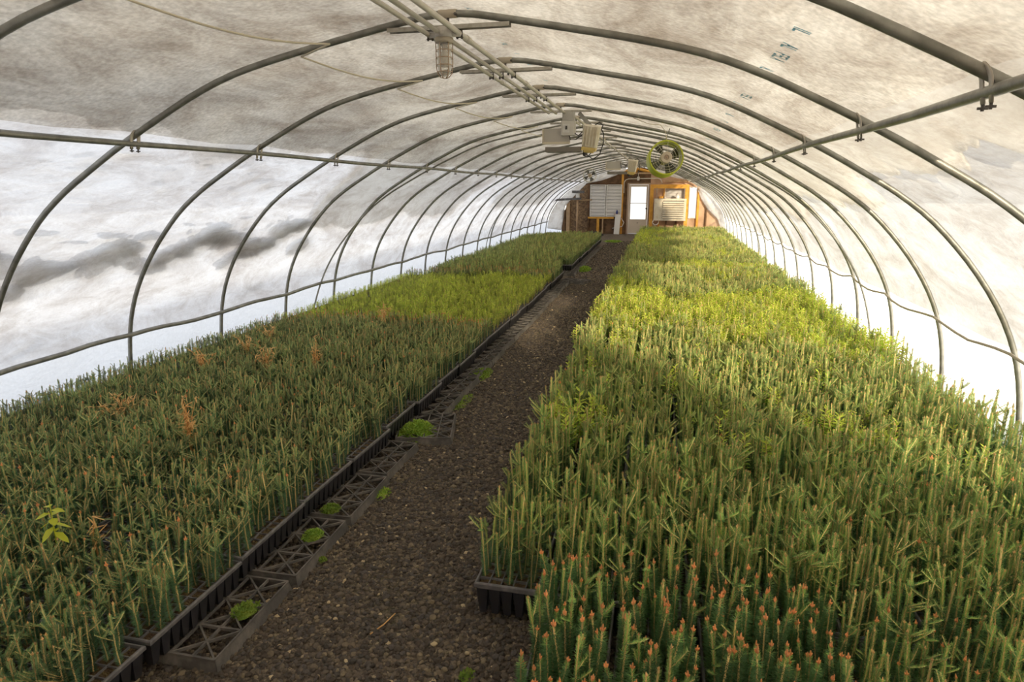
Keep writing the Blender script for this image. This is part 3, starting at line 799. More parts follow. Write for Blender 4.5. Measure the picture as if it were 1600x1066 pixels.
# conduit arch above the door
mb = MB(); mb.tube([(-1.55, YW - .1, 1.55), (-1.55, YW - .1, 1.95), (-1.50, YW - .1, 2.04), (-1.40, YW - .1, 2.08), (-1.02, YW - .1, 2.09), (-.30, YW - .1, 2.10), (-.20, YW - .1, 2.06), (-.14, YW - .1, 1.95), (-.13, YW - .1, 1.90)], .017, 8)
tag(mb.build('conduit_pipe', M['pvc'], None, True), 'pale conduit arching over the end wall door', 'conduit')
mb = MB(); mb.bevbox(-1.07, -.98, YW - .19, YW - .12, 2.02, 2.16, .01); o = mb.build('lamp_box', M['greybox2']); tag(o, 'small grey box on the conduit above the door', 'box')
mb = MB(); mb.tube([(-1.025, YW - .155, 2.16), (-1.03, YW - .155, 2.36)], .012, 8); mb.build('stub_pipe', M['pvc'], o, True)
# leaning board, bottle, stand with trays, tarp
mb = MB(); mb.box(-.105, .105, -.02, .02, 0, .76, M=Matrix.Translation((-1.765, 25.32, .0)) @ Matrix.Rotation(-.16, 4, 'X') @ Matrix.Rotation(.045, 4, 'Y'))
tag(mb.build('board', M['white']), 'white board leaning on the end wall left of the door', 'board')
t = empty('spray_bottle', (-1.78, 25.47, .765), 0, 'small blue bottle standing above the leaning white board', 'bottle')
mb = MB(); mb.lathe([(.035, 0), (.038, .01), (.038, .10), (.016, .13), (.016, .15)], 14); mb.build('bottle_body', M['bluebottle'], t, True)
mb = MB(); mb.lathe([(.018, .15), (.018, .19), (.008, .20)], 12); mb.build('cap', M['white'], t, True)
mb = MB(); mb.box(-1.9, -1.66, YW - .17, YW - .09, .74, .764); mb.build('ledge', M['wood_tan'], wall_back)
mb = MB(); mb.tube([(-1.62, YW - .12, .62), (-1.5, YW - .16, .45), (-1.56, YW - .2, .3), (-1.75, YW - .15, .25), (-1.95, YW - .12, .22)], .014, 8)
tag(mb.build('hose', M['white'], None, True), 'white hose curling behind the leaning board', 'hose')
t = empty('tray_stand', (-3.26, 25.0, 0), 0, 'pale pole stand holding two dark slanted shelves near the left corner', 'stand')
mb = MB(); mb.tube([(0, 0, 0), (0, 0, 1.60)], .035, 10); mb.tube([(0, 0, 1.28), (.52, .25, 1.30)], .02, 8); mb.build('pole', M['wood_tan'], t, True)
mb = MB(); mb.box(-.55, .55, -.2, .2, -.04, .04, M=Matrix.Translation((-.42, 0, 1.32)) @ Matrix.Rotation(-.06, 4, 'Y')); mb.build('lower_shelf', M['grey_plastic'], t)
mb = MB(); mb.box(-.22, .22, -.15, .15, -.05, .05, M=Matrix.Translation((.02, 0, 1.60))); mb.build('upper_shelf', M['grey_plastic'], t)
mb = MB(); mb.bevbox(-.06, .08, -.1, .06, 1.36, 1.55, .02); mb.build('control_box', M['white'], t)
mb = MB(); NN = 22; vs = []
for j in range(9):
    for i in range(NN):
        u, v = i / (NN - 1), j / 8
        e = math.sin(PI * u) ** .6 * math.sin(PI * v) ** .6
        vs.append((-2.98 + .78 * u, 24.3 + .55 * v, .004 + e * (.13 + .09 * fbm(u * 5, v * 4))))
fs = [(j * NN + i, j * NN + i + 1, (j + 1) * NN + i + 1, (j + 1) * NN + i) for j in range(8) for i in range(NN - 1)]
mb.add(vs, fs); o = mb.build('tarp', M['tarp'], None, True); md = o.modifiers.new('t', 'SOLIDIFY'); md.thickness = .004; md.offset = 1
tag(o, 'crumpled black tarp on the floor below the left shutter', 'tarp')
# loose plastic hanging in the corners
def sheet(outer, inner, lab, seed):
    n = 40; k = 10; vs = []
    def along(P, t):
        P = [Vector(p) for p in P]; L = [0]
        for a, b in zip(P, P[1:]): L.append(L[-1] + (b - a).length)
        d = t * L[-1]
        for i in range(len(P) - 1):
            if d <= L[i + 1] + 1e-9: return P[i].lerp(P[i + 1], (d - L[i]) / max(1e-9, L[i + 1] - L[i]))
        return P[-1]
    for j in range(n + 1):
        a, b = along(outer, j / n), along(inner, j / n)
        for i in range(k + 1):
            p = a.lerp(b, i / k); q = i / k
            vs.append((p.x, 25.42 + .07 * q - .05 * math.sin(q * 9 + j * .35 + seed) * q * (1 - .4 * q) + .05 * fbm(p.x * 3, p.y * 3, seed), p.y))
    fs = [(j * (k + 1) + i, j * (k + 1) + i + 1, (j + 1) * (k + 1) + i + 1, (j + 1) * (k + 1) + i) for j in range(n) for i in range(k)]
    mb = MB(); mb.add(vs, fs); o = mb.build('plastic_sheet', M['sheet'], None, True)
    md = o.modifiers.new('t', 'SOLIDIFY'); md.thickness = .003
    return tag(o, lab, 'sheet')
arcL = [(XC + p.x * .993, p.y - .015) for p in PROF if p.x < -.35 and p.y > .15]
arcR = [(XC + p.x * .993, p.y - .015) for p in reversed(PROF) if p.x > .35 and p.y > .15]
sheet(arcL, [(-3.95, .12), (-3.86, .6), (-3.80, 1.05), (-3.35, 1.55), (-2.98, 1.92), (-2.4, 2.02), (-1.9, 2.20), (-1.50, 2.38)], 'loose white plastic sheet hanging in the left corner of the end wall', 1.0)
sheet(arcR, [(2.12, .2), (1.95, .62), (1.55, .98), (1.28, 1.40), (1.08, 1.95), (.5, 2.08), (.0, 2.20), (-.55, 2.36)], 'loose white plastic sheet hanging in the right corner of the end wall', 4.0)

# ------------------------------------------------------------------ trays
TW, TL, TZ, TH, PITCH = .27, .52, .055, .115, .05
def tray_meshes():
    # shell: rim lip, cell walls as tapering pots; soil: plugs with the grid between them
    mb = MB(); w, l = TW / 2 - .004, TL / 2 - .004
    def ringf(x, y, z): return [(-x, -y, z), (x, -y, z), (x, y, z), (-x, y, z)]
    lv = [(w, l, TH - .016), (w, l, TH - .004), (w - .003, l - .003, TH), (w - .009, l - .009, TH), (w - .011, l - .011, TH - .010)]
    vs = []
    for a, b, z in lv: vs += ringf(a, b, z)
    fs = [(i * 4 + k, i * 4 + (k + 1) % 4, (i + 1) * 4 + (k + 1) % 4, (i + 1) * 4 + k) for i in range(len(lv) - 1) for k in range(4)]
    mb.add(vs, fs, 1)
    x0, y0 = -2 * PITCH, -4.5 * PITCH
    for i in range(5):
        for j in range(10):
            if 0 < i < 4 and 0 < j < 9: continue     # only the pots one can see from the sides
            cx, cy = x0 + i * PITCH, y0 + j * PITCH
            a, b = .0245, .0135
            vs = [(cx - a, cy - a, TH - .012), (cx + a, cy - a, TH - .012), (cx + a, cy + a, TH - .012), (cx - a, cy + a, TH - .012),
                  (cx - b, cy - b, .004), (cx + b, cy - b, .004), (cx + b, cy + b, .004), (cx - b, cy + b, .004)]
            mb.add(vs, [(1, 0, 4, 5), (2, 1, 5, 6), (3, 2, 6, 7), (0, 3, 7, 4), (4, 7, 6, 5)], 0)
    shell = mb.mesh('seedling_tray', [M['black_plastic'], M['rim']])
    # cell grid on top
    g = MB()
    for i in range(6): g.box(x0 - .025 + i * PITCH - .002, x0 - .025 + i * PITCH + .002, -l + .012, l - .012, TH - .02, TH - .004)
    for j in range(11): g.box(-w + .012, w - .012, y0 - .025 + j * PITCH - .002, y0 - .025 + j * PITCH + .002, TH - .02, TH - .0045)
    grid = g.mesh('cell_grid', M['rim'])
    s = MB(); nx, ny = 16, 30; vs = []
    for b in range(ny + 1):
        for a in range(nx + 1):
            x = -w + .012 + (2 * w - .024) * a / nx; y = -l + .012 + (2 * l - .024) * b / ny
            vs.append((x, y, TH - .013 + .005 * fbm(x * 40, y * 40, 3)))
    s.add(vs, [(b * (nx + 1) + a, b * (nx + 1) + a + 1, (b + 1) * (nx + 1) + a + 1, (b + 1) * (nx + 1) + a) for b in range(ny) for a in range(nx)])
    soil = s.mesh('peat_soil', M['peat'], True)
    return shell, grid, soil
tray_shell, tray_grid, tray_soil = tray_meshes()
# tray positions: bed edges drift slightly, as in the photograph
def left_edge(y): return -1.665 - .012 * (y - 2)
def right_edge(y): return -.665 - .012 * min(max(y - 2.0, 0), 8)
trays = []                        # (bed, row, column, x, y, rz)
ROW = TL + .008
def ny_rows(y0, y1): return int((y1 - y0) / ROW)
LY0, LY1 = .52, 21.0
for r in range(ny_rows(LY0, LY1)):
    y = LY0 + (r + .5) * ROW
    for c in range(10):
        x = left_edge(y) - (c + .5) * (TW + .003)
        if x - TW / 2 < -4.50: continue
        if c == 0 and 11.9 < y < 13.0: continue
        dx = R.uniform(-.012, .012) if c else R.uniform(-.02, .012)
        trays.append(['left', r, c, x + dx, y + R.uniform(-.003, .003), R.uniform(-.012, .012)])
RY0 = 2.165 - 4 * ROW
for r in range(ny_rows(RY0, 23.4)):
    y = RY0 + (r + .5) * ROW
    for c in range(11):
        e = right_edge(y) if r >= 4 else -.365
        x = e + (c + .5) * (TW + .003)
        if x + TW / 2 > 2.235: continue
        dx = R.uniform(-.012, .012) if c else R.uniform(-.015, .02)
        if r == 4 and c == 0: dx = 0
        if c == 0 and r == 11: dx = -.075
        trays.append(['right', r, c, x + dx, y + R.uniform(-.003, .003), R.uniform(-.012, .012)])

# ------------------------------------------------------------------ camera (needed to know which seedlings show largest)
PITCHC, YAW = .2330, .2293
fwd = Vector((-math.sin(YAW) * math.cos(PITCHC), math.cos(YAW) * math.cos(PITCHC), -math.sin(PITCHC)))
rgt = Vector((math.cos(YAW), math.sin(YAW), 0)); upv = rgt.cross(fwd)
CAM = Vector((0, 0, 1.70))
def project(p):
    q = Vector(p) - CAM; d = q.dot(fwd)
    if d < .2: return None
    return 800 + 1000 * q.dot(rgt) / d, 533 - 1000 * q.dot(upv) / d, d

# ------------------------------------------------------------------ seedling shapes
def needle(mb, p, d, l, w, m):
    """a needle: slim three-sided spike"""
    d = d.normalized(); a = d.cross(Vector((0, 0, 1)) if abs(d.z) < .95 else Vector((1, 0, 0))).normalized(); b = d.cross(a)
    q = p + d * l * .45 + Vector((0, 0, .0))
    mb.add([p + a * w * .5, p - a * w * .5, p + d * l, q + b * w * .55], [(0, 2, 3), (1, 3, 2), (0, 3, 1)], m)
def shoot(stem, nee, rng, path, r0, r1, n, ln, lean, young, flat=False, w=.0021, mstem=0, bare=.5):
    """needles along a stem path; young: fraction from which needles are the fresh colour"""
    L = len(path); P = [Vector(p) for p in path]
    stem.tube(path, [r0 + (r1 - r0) * i / (L - 1) for i in range(L)], 5, mstem)
    for k in range(n):
        t = (k + rng.random()) / n; s = t * (L - 1); i = min(int(s), L - 2)
        p = P[i].lerp(P[i + 1], s - i); ax = (P[i + 1] - P[i]).normalized()
        e = ax.cross(Vector((0, 0, 1)) if abs(ax.z) < .9 else Vector((1, 0, 0))).normalized(); f = ax.cross(e)
        a = k * 2.399 + rng.uniform(-.4, .4)
        out = e * math.cos(a) + f * math.sin(a)
        if flat: out = e * math.cos(a) * 1.3 + f * abs(math.sin(a)) * .5 * (1 if f.z > 0 else -1)
        fresh = t > young and not flat
        up = lean + (1.05 if fresh else 0)
        dr = out + ax * (up + rng.uniform(-.25, .25))
        if fresh and rng.random() < bare: continue
        l = ln * rng.uniform(.75, 1.1) * (.52 if fresh else 1 - .25 * t)
        needle(nee, p + out * r0 * .6, dr, l, w, 1 if t > young + rng.uniform(-.08, .08) else 0)
def bud(mb, rng, p, s, m=0):
    for k in range(4):
        a = 2 * PI * k / 4 + rng.random(); d = Vector((math.cos(a) * .55, math.sin(a) * .55, 1)) if k < 3 else Vector((0, 0, 1))
        q = p + Vector((d.x, d.y, 0)) * s * .5; h = s * (3.6 if k == 3 else 1.7)
        mb.tube([q - Vector((0, 0, s * .3)), q + d * h * .35, q + d * h * .8, q + d * h], [s * .25, s * .55, s * .38, s * .05], 5, m)
def conifer(rng, kind):
    st, ne, bu = MB(), MB(), MB()
    if kind == 'fir': h, young, nn, ln = rng.uniform(.24, .29), rng.uniform(.50, .66), 420, .023
    elif kind == 'firbud': h, young, nn, ln = rng.uniform(.19, .23), .90, 460, .024
    elif kind == 'spruce': h, young, nn, ln = rng.uniform(.18, .24), rng.uniform(.60, .78), 400, .022
    else: h, young, nn, ln = rng.uniform(.19, .23), rng.uniform(.55, .7), 300, .020
    tx, ty = rng.uniform(-.012, .012), rng.uniform(-.012, .012)
    path = [(tx * t * t + .003 * math.sin(5 * t), ty * t * t, h * t) for t in (0, .2, .4, .6, .8, 1)]
    bare = rng.choice((.05, .15, .3, .6))
    shoot(st, ne, rng, path, .0032, .0024 + .0008 * bare, nn, ln, .38, young, w=.0026, bare=bare)
    s = {'fir': .0034, 'firbud': .0056, 'spruce': .0036, 'sprucebud': .0058}[kind]
    bud(bu, rng, Vector(path[-1]), s)
    nb = {'fir': rng.choice((0, 1, 2, 2, 3)), 'firbud': rng.choice((0, 0, 1)), 'spruce': rng.choice((2, 3, 3, 4, 5)), 'sprucebud': rng.choice((0, 1))}[kind]
    for b in range(nb):
        a = rng.uniform(0, 2 * PI); z0 = rng.uniform(.45, .86) * h; L = rng.uniform(.045, .09); el = rng.uniform(.30, .95)
        p0 = Vector((tx * .4, ty * .4, z0)); d = Vector((math.cos(a), math.sin(a), el)).normalized()
        pts = [p0 + d * L * t + Vector((0, 0, .010 * t * t)) for t in (0, .33, .66, 1)]
        shoot(st, ne, rng, pts, .0016, .0011, 60, ln * .66, .55, .28, flat=True, w=.0024)
    return st, ne, bu
def leafy(rng):
    st, ne = MB(), MB()
    h = rng.uniform(.17, .22)
    for b in range(rng.choice((2, 3, 3))):
        a = rng.uniform(0, 2 * PI); sp = 0 if b == 0 else rng.uniform(.02, .05)
        hh = h * (1 if b == 0 else rng.uniform(.65, .95))
        path = [Vector((math.cos(a) * sp * t, math.sin(a) * sp * t, hh * t)) for t in (0, .35, .7, 1)]
        st.tube(path, [.0022, .002, .0016, .001], 5, 0)
        n = 22
        for k in range(n):
            t = .25 + .75 * k / n; s = t * 3; i = min(int(s), 2); p = path[i].lerp(path[i + 1], s - i)
            q = k * 2.399 + rng.uniform(-.3, .3); rise = rng.uniform(.1, .6) + .9 * max(0, t - .75) * 4
            d = Vector((math.cos(q), math.sin(q), rise)).normalized(); l = rng.uniform(.020, .034); w = l * .22
            sd = d.cross(Vector((0, 0, 1))).normalized(); up = sd.cross(d)
            v = [p, p + d * l * .45 + sd * w - up * .001, p + d * l - up * .006 * 1, p + d * l * .45 - sd * w - up * .001, p + d * l * .45 - up * .004]
            ne.add(v, [(0, 1, 4), (1, 2, 4), (2, 3, 4), (3, 0, 4)], 1 if t > .72 else 0)
    return st, ne, None

VAR = {}
vr = random.Random(3)
for kind, n in (('fir', 8), ('firbud', 4), ('spruce', 8), ('sprucebud', 4), ('leafy', 7)):
    VAR[kind] = [leafy(vr) if kind == 'leafy' else conifer(vr, kind) for _ in range(n)]
PM = {'fir': (['stem_fir'], ['needle_fir', 'needle_fir_young'], ['bud_dull']), 'firbud': (['stem_fir'], ['needle_fir', 'needle_fir_young'], ['bud']),
      'spruce': (['stem_spruce'], ['needle_spruce', 'needle_spruce_young'], ['bud_dull']), 'sprucebud': (['stem_spruce'], ['needle_spruce', 'needle_spruce_young'], ['bud']),
      'leafy': (['stem_fir'], ['leaf', 'leaf_young'], None)}

# ------------------------------------------------------------------ where the seedlings stand
seedlings = []      # kind, variant, x, y, z, rz, tiltx, tilty, scale, tray index
pr = random.Random(11)
for ti, (bed, r, c, tx, ty, trz) in enumerate(trays):
    tf = pr.uniform(.90, 1.10)
    for i in range(5):
        for j in range(10):
            lx, ly = (i - 2) * PITCH, (j - 4.5) * PITCH
            x = tx + lx * math.cos(trz) - ly * math.sin(trz); y = ty + lx * math.sin(trz) + ly * math.cos(trz)
            miss = .05
            if bed == 'left':
                b1, b2 = 6.65 + .15 * fbm(x * .8, 1.0), 10.7 + .25 * fbm(x * .8, 4.0)
                if y < b1: kind = 'sprucebud' if y > b1 - .42 and pr.random() < .6 else 'spruce'
                elif y < b2: kind = 'leafy'
                else: kind = 'sprucebud' if (y < b2 + .5 and pr.random() < .6) else ('fir' if pr.random() < .5 else 'spruce')
                if c == 0 and i == 4: miss = .35
                sc = 1.0 if y < b1 else (.88 if y < b2 else 1.0)
                if kind == 'spruce' and pr.random() < .05: kind = 'sprucebud'
            else:
                kind = 'fir'
                if r < 4 and x < .9 - .1 * r and pr.random() < .9: kind = 'firbud'
                elif r < 4 and pr.random() < .3: kind = 'firbud'
                patch = fbm(x * .55 + 3, y * .32 + 9, 5.0) + .35 * math.exp(-((x - 1.3) / 1.2) ** 2 - ((y - 6.2) / 2.8) ** 2)  # leafy plants, packed here so their bright colour strengthens the sun patch
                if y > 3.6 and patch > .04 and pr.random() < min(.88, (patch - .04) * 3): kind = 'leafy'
                elif y > 3.2 and pr.random() < .06: kind = 'leafy'
                elif pr.random() < .05: kind = 'firbud'
                sc = 1.0
                if c == 0 and i == 0: miss = .3
                if r == 4 and c == 0 and j == 0 and i < 3: miss = .45
            if kind == 'leafy' and pr.random() < .18: continue
            if pr.random() < miss: continue
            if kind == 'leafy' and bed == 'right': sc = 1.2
            if bed == 'left': sc *= .86 * (1 if x > -3.3 else 1 - .30 * min(1, (-3.3 - x) / .9))
            s = sc * tf * pr.uniform(.80, 1.16) * (1 + .12 * fbm(x * .9, y * .9, 2.0))
            tl = pr.gauss(0, .06), pr.gauss(0, .06)
            seedlings.append((kind, pr.randrange(len(VAR[kind])), x + pr.uniform(-.007, .007), y + pr.uniform(-.007, .007), TZ + TH - .014, pr.uniform(0, 2 * PI), tl[0], tl[1], s, ti))

KINDS = {'fir': 'fir', 'firbud': 'fir', 'spruce': 'spruce', 'sprucebud': 'spruce', 'leafy': 'leafy'}
def shown(s):
    q = project((s[2], s[3], s[4] + .17 * s[8]))
    if q is None or not (4 < q[0] < 1596 and 4 < q[1] < 1062): return None
    return q[2]
picked = set()
for k in ('fir', 'spruce', 'leafy'):
    cand = []
    for i, s in enumerate(seedlings):
        kk = KINDS[s[0]]
        if kk != k or (k == 'fir' and trays[s[9]][0] == 'left'): continue
        d = shown(s)
        if d is not None: cand.append((d / s[8], i))
    cand.sort(); picked |= {i for _, i in cand[:300]}

def row_name(bed, r):
    return r - first_row[bed] + 1
picked_trays = sorted({seedlings[i][9] for i in picked})
def tray_seen(t):
    bed, r, c, x, y, _ = t
    e = x + TW / 2 if bed == 'left' else x - TW / 2
    q = project((e, y, .2))
    return q is not None and -40 < q[0] < 1640 and q[1] < 1090
first_row = {}
for t in trays:
    if tray_seen(t) and t[2] == 0: first_row[t[0]] = min(first_row.get(t[0], 99), t[1])
for b in ('left', 'right'):
    first_row[b] = min([first_row[b]] + [trays[i][1] for i in picked_trays if trays[i][0] == b])
def tray_phrase(t):
    bed, r, c = t[:3]
    return f'{bed} bed, {ordinal(row_name(bed, r))} row from camera, {ordinal(c + 1)} tray from path'

# individual trays: all along the path, and those that hold single seedlings
tray_objs = set()
for i, t in enumerate(trays):
    if (t[2] == 0 and tray_seen(t)) or i in picked_trays:
        bed, r, c, x, y, rz = t
        if bed == 'left' and c == 0: grp = 'black seedling trays along the left side of the path'
        else: grp = f'black seedling trays in the {bed} bed'
        o = bpy.data.objects.new('seedling_tray', tray_shell); COL.objects.link(o)
        o.location = (x, y, TZ if not (bed == 'right' and r >= 0) else TZ); o.rotation_euler = (0, 0, rz)
        if bed == 'right': o.location.z = 0.022; o.scale = (1, 1, 1.28)
        tag(o, 'black seedling tray, ' + tray_phrase(t), 'tray', grp)
        g = bpy.data.objects.new('cell_grid', tray_grid); COL.objects.link(g); g.parent = o
        s = bpy.data.objects.new('peat_soil', tray_soil); COL.objects.link(s); s.parent = o
        tray_objs.add(i)

# ------------------------------------------------------------------ scattering one object: its mesh holds the shapes and loose points; nodes put a shape on each point
def scatter(name, shapes, mats, pts):
    """shapes: list of MB lists with material offsets already merged; pts: (variant, x, y, z, rx, ry, rz, scale)"""
    nv = [np.array(s.v, dtype=np.float32) for s in shapes]
    V, vid, F, MI = [], [], [], []
    off = 0
    for k, s in enumerate(shapes):
        V.append(nv[k]); vid.append(np.full(len(nv[k]), k + 1, np.int32))
        F += [tuple(i + off for i in f) for f in s.f]; MI += s.m; off += len(nv[k])
    P = np.array(pts, dtype=np.float32)
    V.append(P[:, 1:4]); vid.append(np.zeros(len(P), np.int32))
    V = np.concatenate(V); vid = np.concatenate(vid)
    me = bpy.data.meshes.new(name)
    me.from_pydata(V.tolist(), [], F)
    for m in mats: me.materials.append(M[m])
    me.polygons.foreach_set('material_index', MI)
    a = me.attributes.new('vid', 'INT', 'POINT'); a.data.foreach_set('value', vid)
    z = len(V) - len(P)
    a = me.attributes.new('var', 'INT', 'POINT'); b = np.zeros(len(V), np.int32); b[z:] = P[:, 0].astype(np.int32); a.data.foreach_set('value', b)
    a = me.attributes.new('rot', 'FLOAT_VECTOR', 'POINT'); b = np.zeros((len(V), 3), np.float32); b[z:] = P[:, 4:7]; a.data.foreach_set('vector', b.ravel())
    a = me.attributes.new('scl', 'FLOAT', 'POINT'); b = np.ones(len(V), np.float32); b[z:] = P[:, 7]; a.data.foreach_set('value', b)
    me.update()
    o = bpy.data.objects.new(name, me); COL.objects.link(o)
    ng = bpy.data.node_groups.new(name + '_nodes', 'GeometryNodeTree')
    ng.interface.new_socket('Geometry', in_out='INPUT', socket_type='NodeSocketGeometry'); ng.interface.new_socket('Geometry', in_out='OUTPUT', socket_type='NodeSocketGeometry')
    N, L = ng.nodes, ng.links
    gi, go = N.new('NodeGroupInput'), N.new('NodeGroupOutput')
    def attr(nm, ty):
        n = N.new('GeometryNodeInputNamedAttribute'); n.data_type = ty; n.inputs['Name'].default_value = nm; return [q for q in n.outputs if q.enabled and q.name == 'Attribute'][0]
    av = attr('vid', 'INT')
    def sep(k):
        c = N.new('FunctionNodeCompare'); c.data_type = 'INT'; c.operation = 'EQUAL'
        ia = [q for q in c.inputs if q.enabled and q.name == 'A'][0]; ib = [q for q in c.inputs if q.enabled and q.name == 'B'][0]
        L.new(av, ia); ib.default_value = k
        s = N.new('GeometryNodeSeparateGeometry'); s.domain = 'POINT'; L.new(gi.outputs[0], s.inputs['Geometry']); L.new(c.outputs[0], s.inputs['Selection']); return s.outputs['Selection']
    base = sep(0)
    j = N.new('GeometryNodeJoinGeometry')
    for k in range(len(shapes), 0, -1):
        g = N.new('GeometryNodeGeometryToInstance'); L.new(sep(k), g.inputs[0]); L.new(g.outputs[0], j.inputs[0])
    ip = N.new('GeometryNodeInstanceOnPoints')
    L.new(base, ip.inputs['Points']); L.new(j.outputs[0], ip.inputs['Instance']); ip.inputs['Pick Instance'].default_value = True
    L.new(attr('var', 'INT'), ip.inputs['Instance Index'])
    L.new(attr('rot', 'FLOAT_VECTOR'), ip.inputs['Rotation']); L.new(attr('scl', 'FLOAT'), ip.inputs['Scale'])
    L.new(ip.outputs[0], go.inputs[0])
    md = o.modifiers.new('scatter', 'NODES'); md.node_group = ng
    return o
def merge(parts, mats_of, allm):
    """the parts of one plant as one mesh, materials indexed into allm"""
    out = MB()
    for p, ms in zip(parts, mats_of):
        if p is None or ms is None: continue
        b = len(out.v); out.v += p.v; out.f += [tuple(i + b for i in f) for f in p.f]; out.m += [allm.index(ms[q]) for q in p.m]
    return out

def rest(name, kinds, test, label, cat):
    allm = []
    for k in kinds:
        for ms in PM[k]:
            for m in (ms or ()):
                if m not in allm: allm.append(m)
    shapes, base = [], {}
    for k in kinds:
        base[k] = len(shapes); shapes += [merge(v, PM[k], allm) for v in VAR[k]]
    pts = [(base[s[0]] + s[1], s[2], s[3], s[4], s[6], s[7], s[5], s[8]) for i, s in enumerate(seedlings) if i not in picked and s[0] in kinds and test(s)]
    return stuff(scatter(name, shapes, allm, pts), label, cat)
rest('fir_seedlings', ('fir', 'firbud'), lambda s: trays[s[9]][0] == 'right', 'dense mass of green fir seedlings filling the right bed behind the nearest rows', 'seedlings')
rest('spruce_seedlings', ('spruce', 'sprucebud', 'fir'), lambda s: trays[s[9]][0] == 'left', 'dense mass of dark spruce seedlings filling the left bed behind the nearest rows', 'seedlings')
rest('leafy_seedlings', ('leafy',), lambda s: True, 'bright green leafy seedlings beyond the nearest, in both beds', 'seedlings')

# the 300 of each kind that show largest: things of their own
PROTO = {}
for kind in VAR:
    for vi, parts in enumerate(VAR[kind]):
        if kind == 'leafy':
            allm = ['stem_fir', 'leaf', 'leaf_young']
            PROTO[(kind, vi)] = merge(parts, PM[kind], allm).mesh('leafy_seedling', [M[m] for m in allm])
        else:
            PROTO[(kind, vi)] = [p.mesh(nm, [M[m] for m in ms]) for p, ms, nm in zip(parts, PM[kind], ('stem', 'needles', 'bud'))]
DESC = {'fir': 'pale-tipped fir seedling', 'firbud': 'orange-budded fir seedling', 'spruce': 'dark green spruce seedling', 'sprucebud': 'orange-budded spruce seedling', 'leafy': 'bright leafy seedling'}
for i in sorted(picked):
    kind, vi, x, y, z, rz, rx, ry, sc, ti = seedlings[i]
    t = trays[ti]
    lab = f'{DESC[kind]}, {tray_phrase(t)}'
    grp = f'{DESC[kind]}s, {tray_phrase(t)}'
    zz = z
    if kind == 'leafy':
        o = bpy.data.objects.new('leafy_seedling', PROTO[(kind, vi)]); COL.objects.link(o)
    else:
        o = bpy.data.objects.new(KINDS[kind] + '_seedling', PROTO[(kind, vi)][0]); COL.objects.link(o)
        for me, nm in zip(PROTO[(kind, vi)][1:], ('needles', 'bud')):
            c = bpy.data.objects.new(nm, me); COL.objects.link(c); c.parent = o
    o.location = (x, y, zz); o.rotation_euler = (rx, ry, rz); o.scale = (sc, sc, sc)
    tag(o, lab, KINDS[kind] + ' seedling' if kind != 'leafy' else 'leafy seedling', grp)

# the trays deep in the beds, hidden by foliage
sh = MB(); w, l = TW / 2 - .004, TL / 2 - .004
sh.box(-w, w, -l, l, TH - .016, TH - .006, 0); sh.box(-w + .01, w - .01, -l + .01, l - .01, .005, TH - .016, 1); sh.box(-w + .012, w - .012, -l + .012, l - .012, TH - .006, TH - .0055, 2)
pts = [(0, t[3], t[4], TZ, 0, 0, t[5], 1) for i, t in enumerate(trays) if i not in tray_objs]
stuff(scatter('packed_trays', [sh], ['rim', 'black_plastic', 'peat'], pts), 'black trays packed under the foliage of both beds', 'trays')

# ------------------------------------------------------------------ upturned web flats along the left bed
def flat_parts():
    kids = {}
    W, Lh, H = .40, TL / 2 - .006, .052
    mb = MB()
    # side and end walls, leaning inwards a little
    for sgn in (-1, 1):
        mb.add([(sgn * W / 2, -Lh, 0), (sgn * W / 2, Lh, 0), (sgn * (W / 2 - .012), Lh - .01, H), (sgn * (W / 2 - .012), -Lh + .01, H),
                (sgn * (W / 2 - .004), -Lh, 0), (sgn * (W / 2 - .004), Lh, 0), (sgn * (W / 2 - .016), Lh - .01, H), (sgn * (W / 2 - .016), -Lh + .01, H)],
               [(0, 1, 2, 3), (7, 6, 5, 4), (3, 2, 6, 7), (0, 4, 5, 1), (0, 3, 7, 4), (1, 5, 6, 2)])
        mb.add([(-W / 2, sgn * Lh, 0), (W / 2, sgn * Lh, 0), (W / 2 - .012, sgn * (Lh - .01), H), (-W / 2 + .012, sgn * (Lh - .01), H),
                (-W / 2, sgn * (Lh - .004), 0), (W / 2, sgn * (Lh - .004), 0), (W / 2 - .012, sgn * (Lh - .014), H), (-W / 2 + .012, sgn * (Lh - .014), H)],
               [(0, 1, 2, 3), (7, 6, 5, 4), (3, 2, 6, 7), (0, 4, 5, 1), (0, 3, 7, 4), (1, 5, 6, 2)])
    root = mb.build('web_flat', M['grey_plastic'])
    lat = MB(); z0, z1 = H - .010, H + .001
    def bar(a, b, w=.0035):
        A, B = Vector((*a, 0)), Vector((*b, 0)); t = (B - A).normalized(); n_ = Vector((-t.y, t.x, 0)) * w
        vs = [A - n_, B - n_, B + n_, A + n_]
        lat.add([(p.x, p.y, z0) for p in vs] + [(p.x, p.y, z1) for p in vs], [(3, 2, 1, 0), (4, 5, 6, 7), (0, 1, 5, 4), (1, 2, 6, 5), (2, 3, 7, 6), (3, 0, 4, 7)])
    w, l = W / 2 - .014, Lh - .012
    for k in range(5): x = -w + 2 * w * k / 4; bar((x, -l), (x, l))
    for k in range(4): y = -l + 2 * l * k / 3; bar((-w, y), (w, y), .005)
    for k in range(3):
        y0, y1 = -l + 2 * l * k / 3, -l + 2 * l * (k + 1) / 3
        for q in range(2):
            x0, x1 = -w + w * q, -w + w * (q + 1)
            bar((x0, y0), (x1, y1)); bar((x1, y0), (x0, y1))
    la = lat.build('lattice', M['grey_plastic'], root)
    kids[root] = [la]
    return root, kids
flat, flat_kids = flat_parts()
fi = 0; fr = random.Random(5)
spots = []
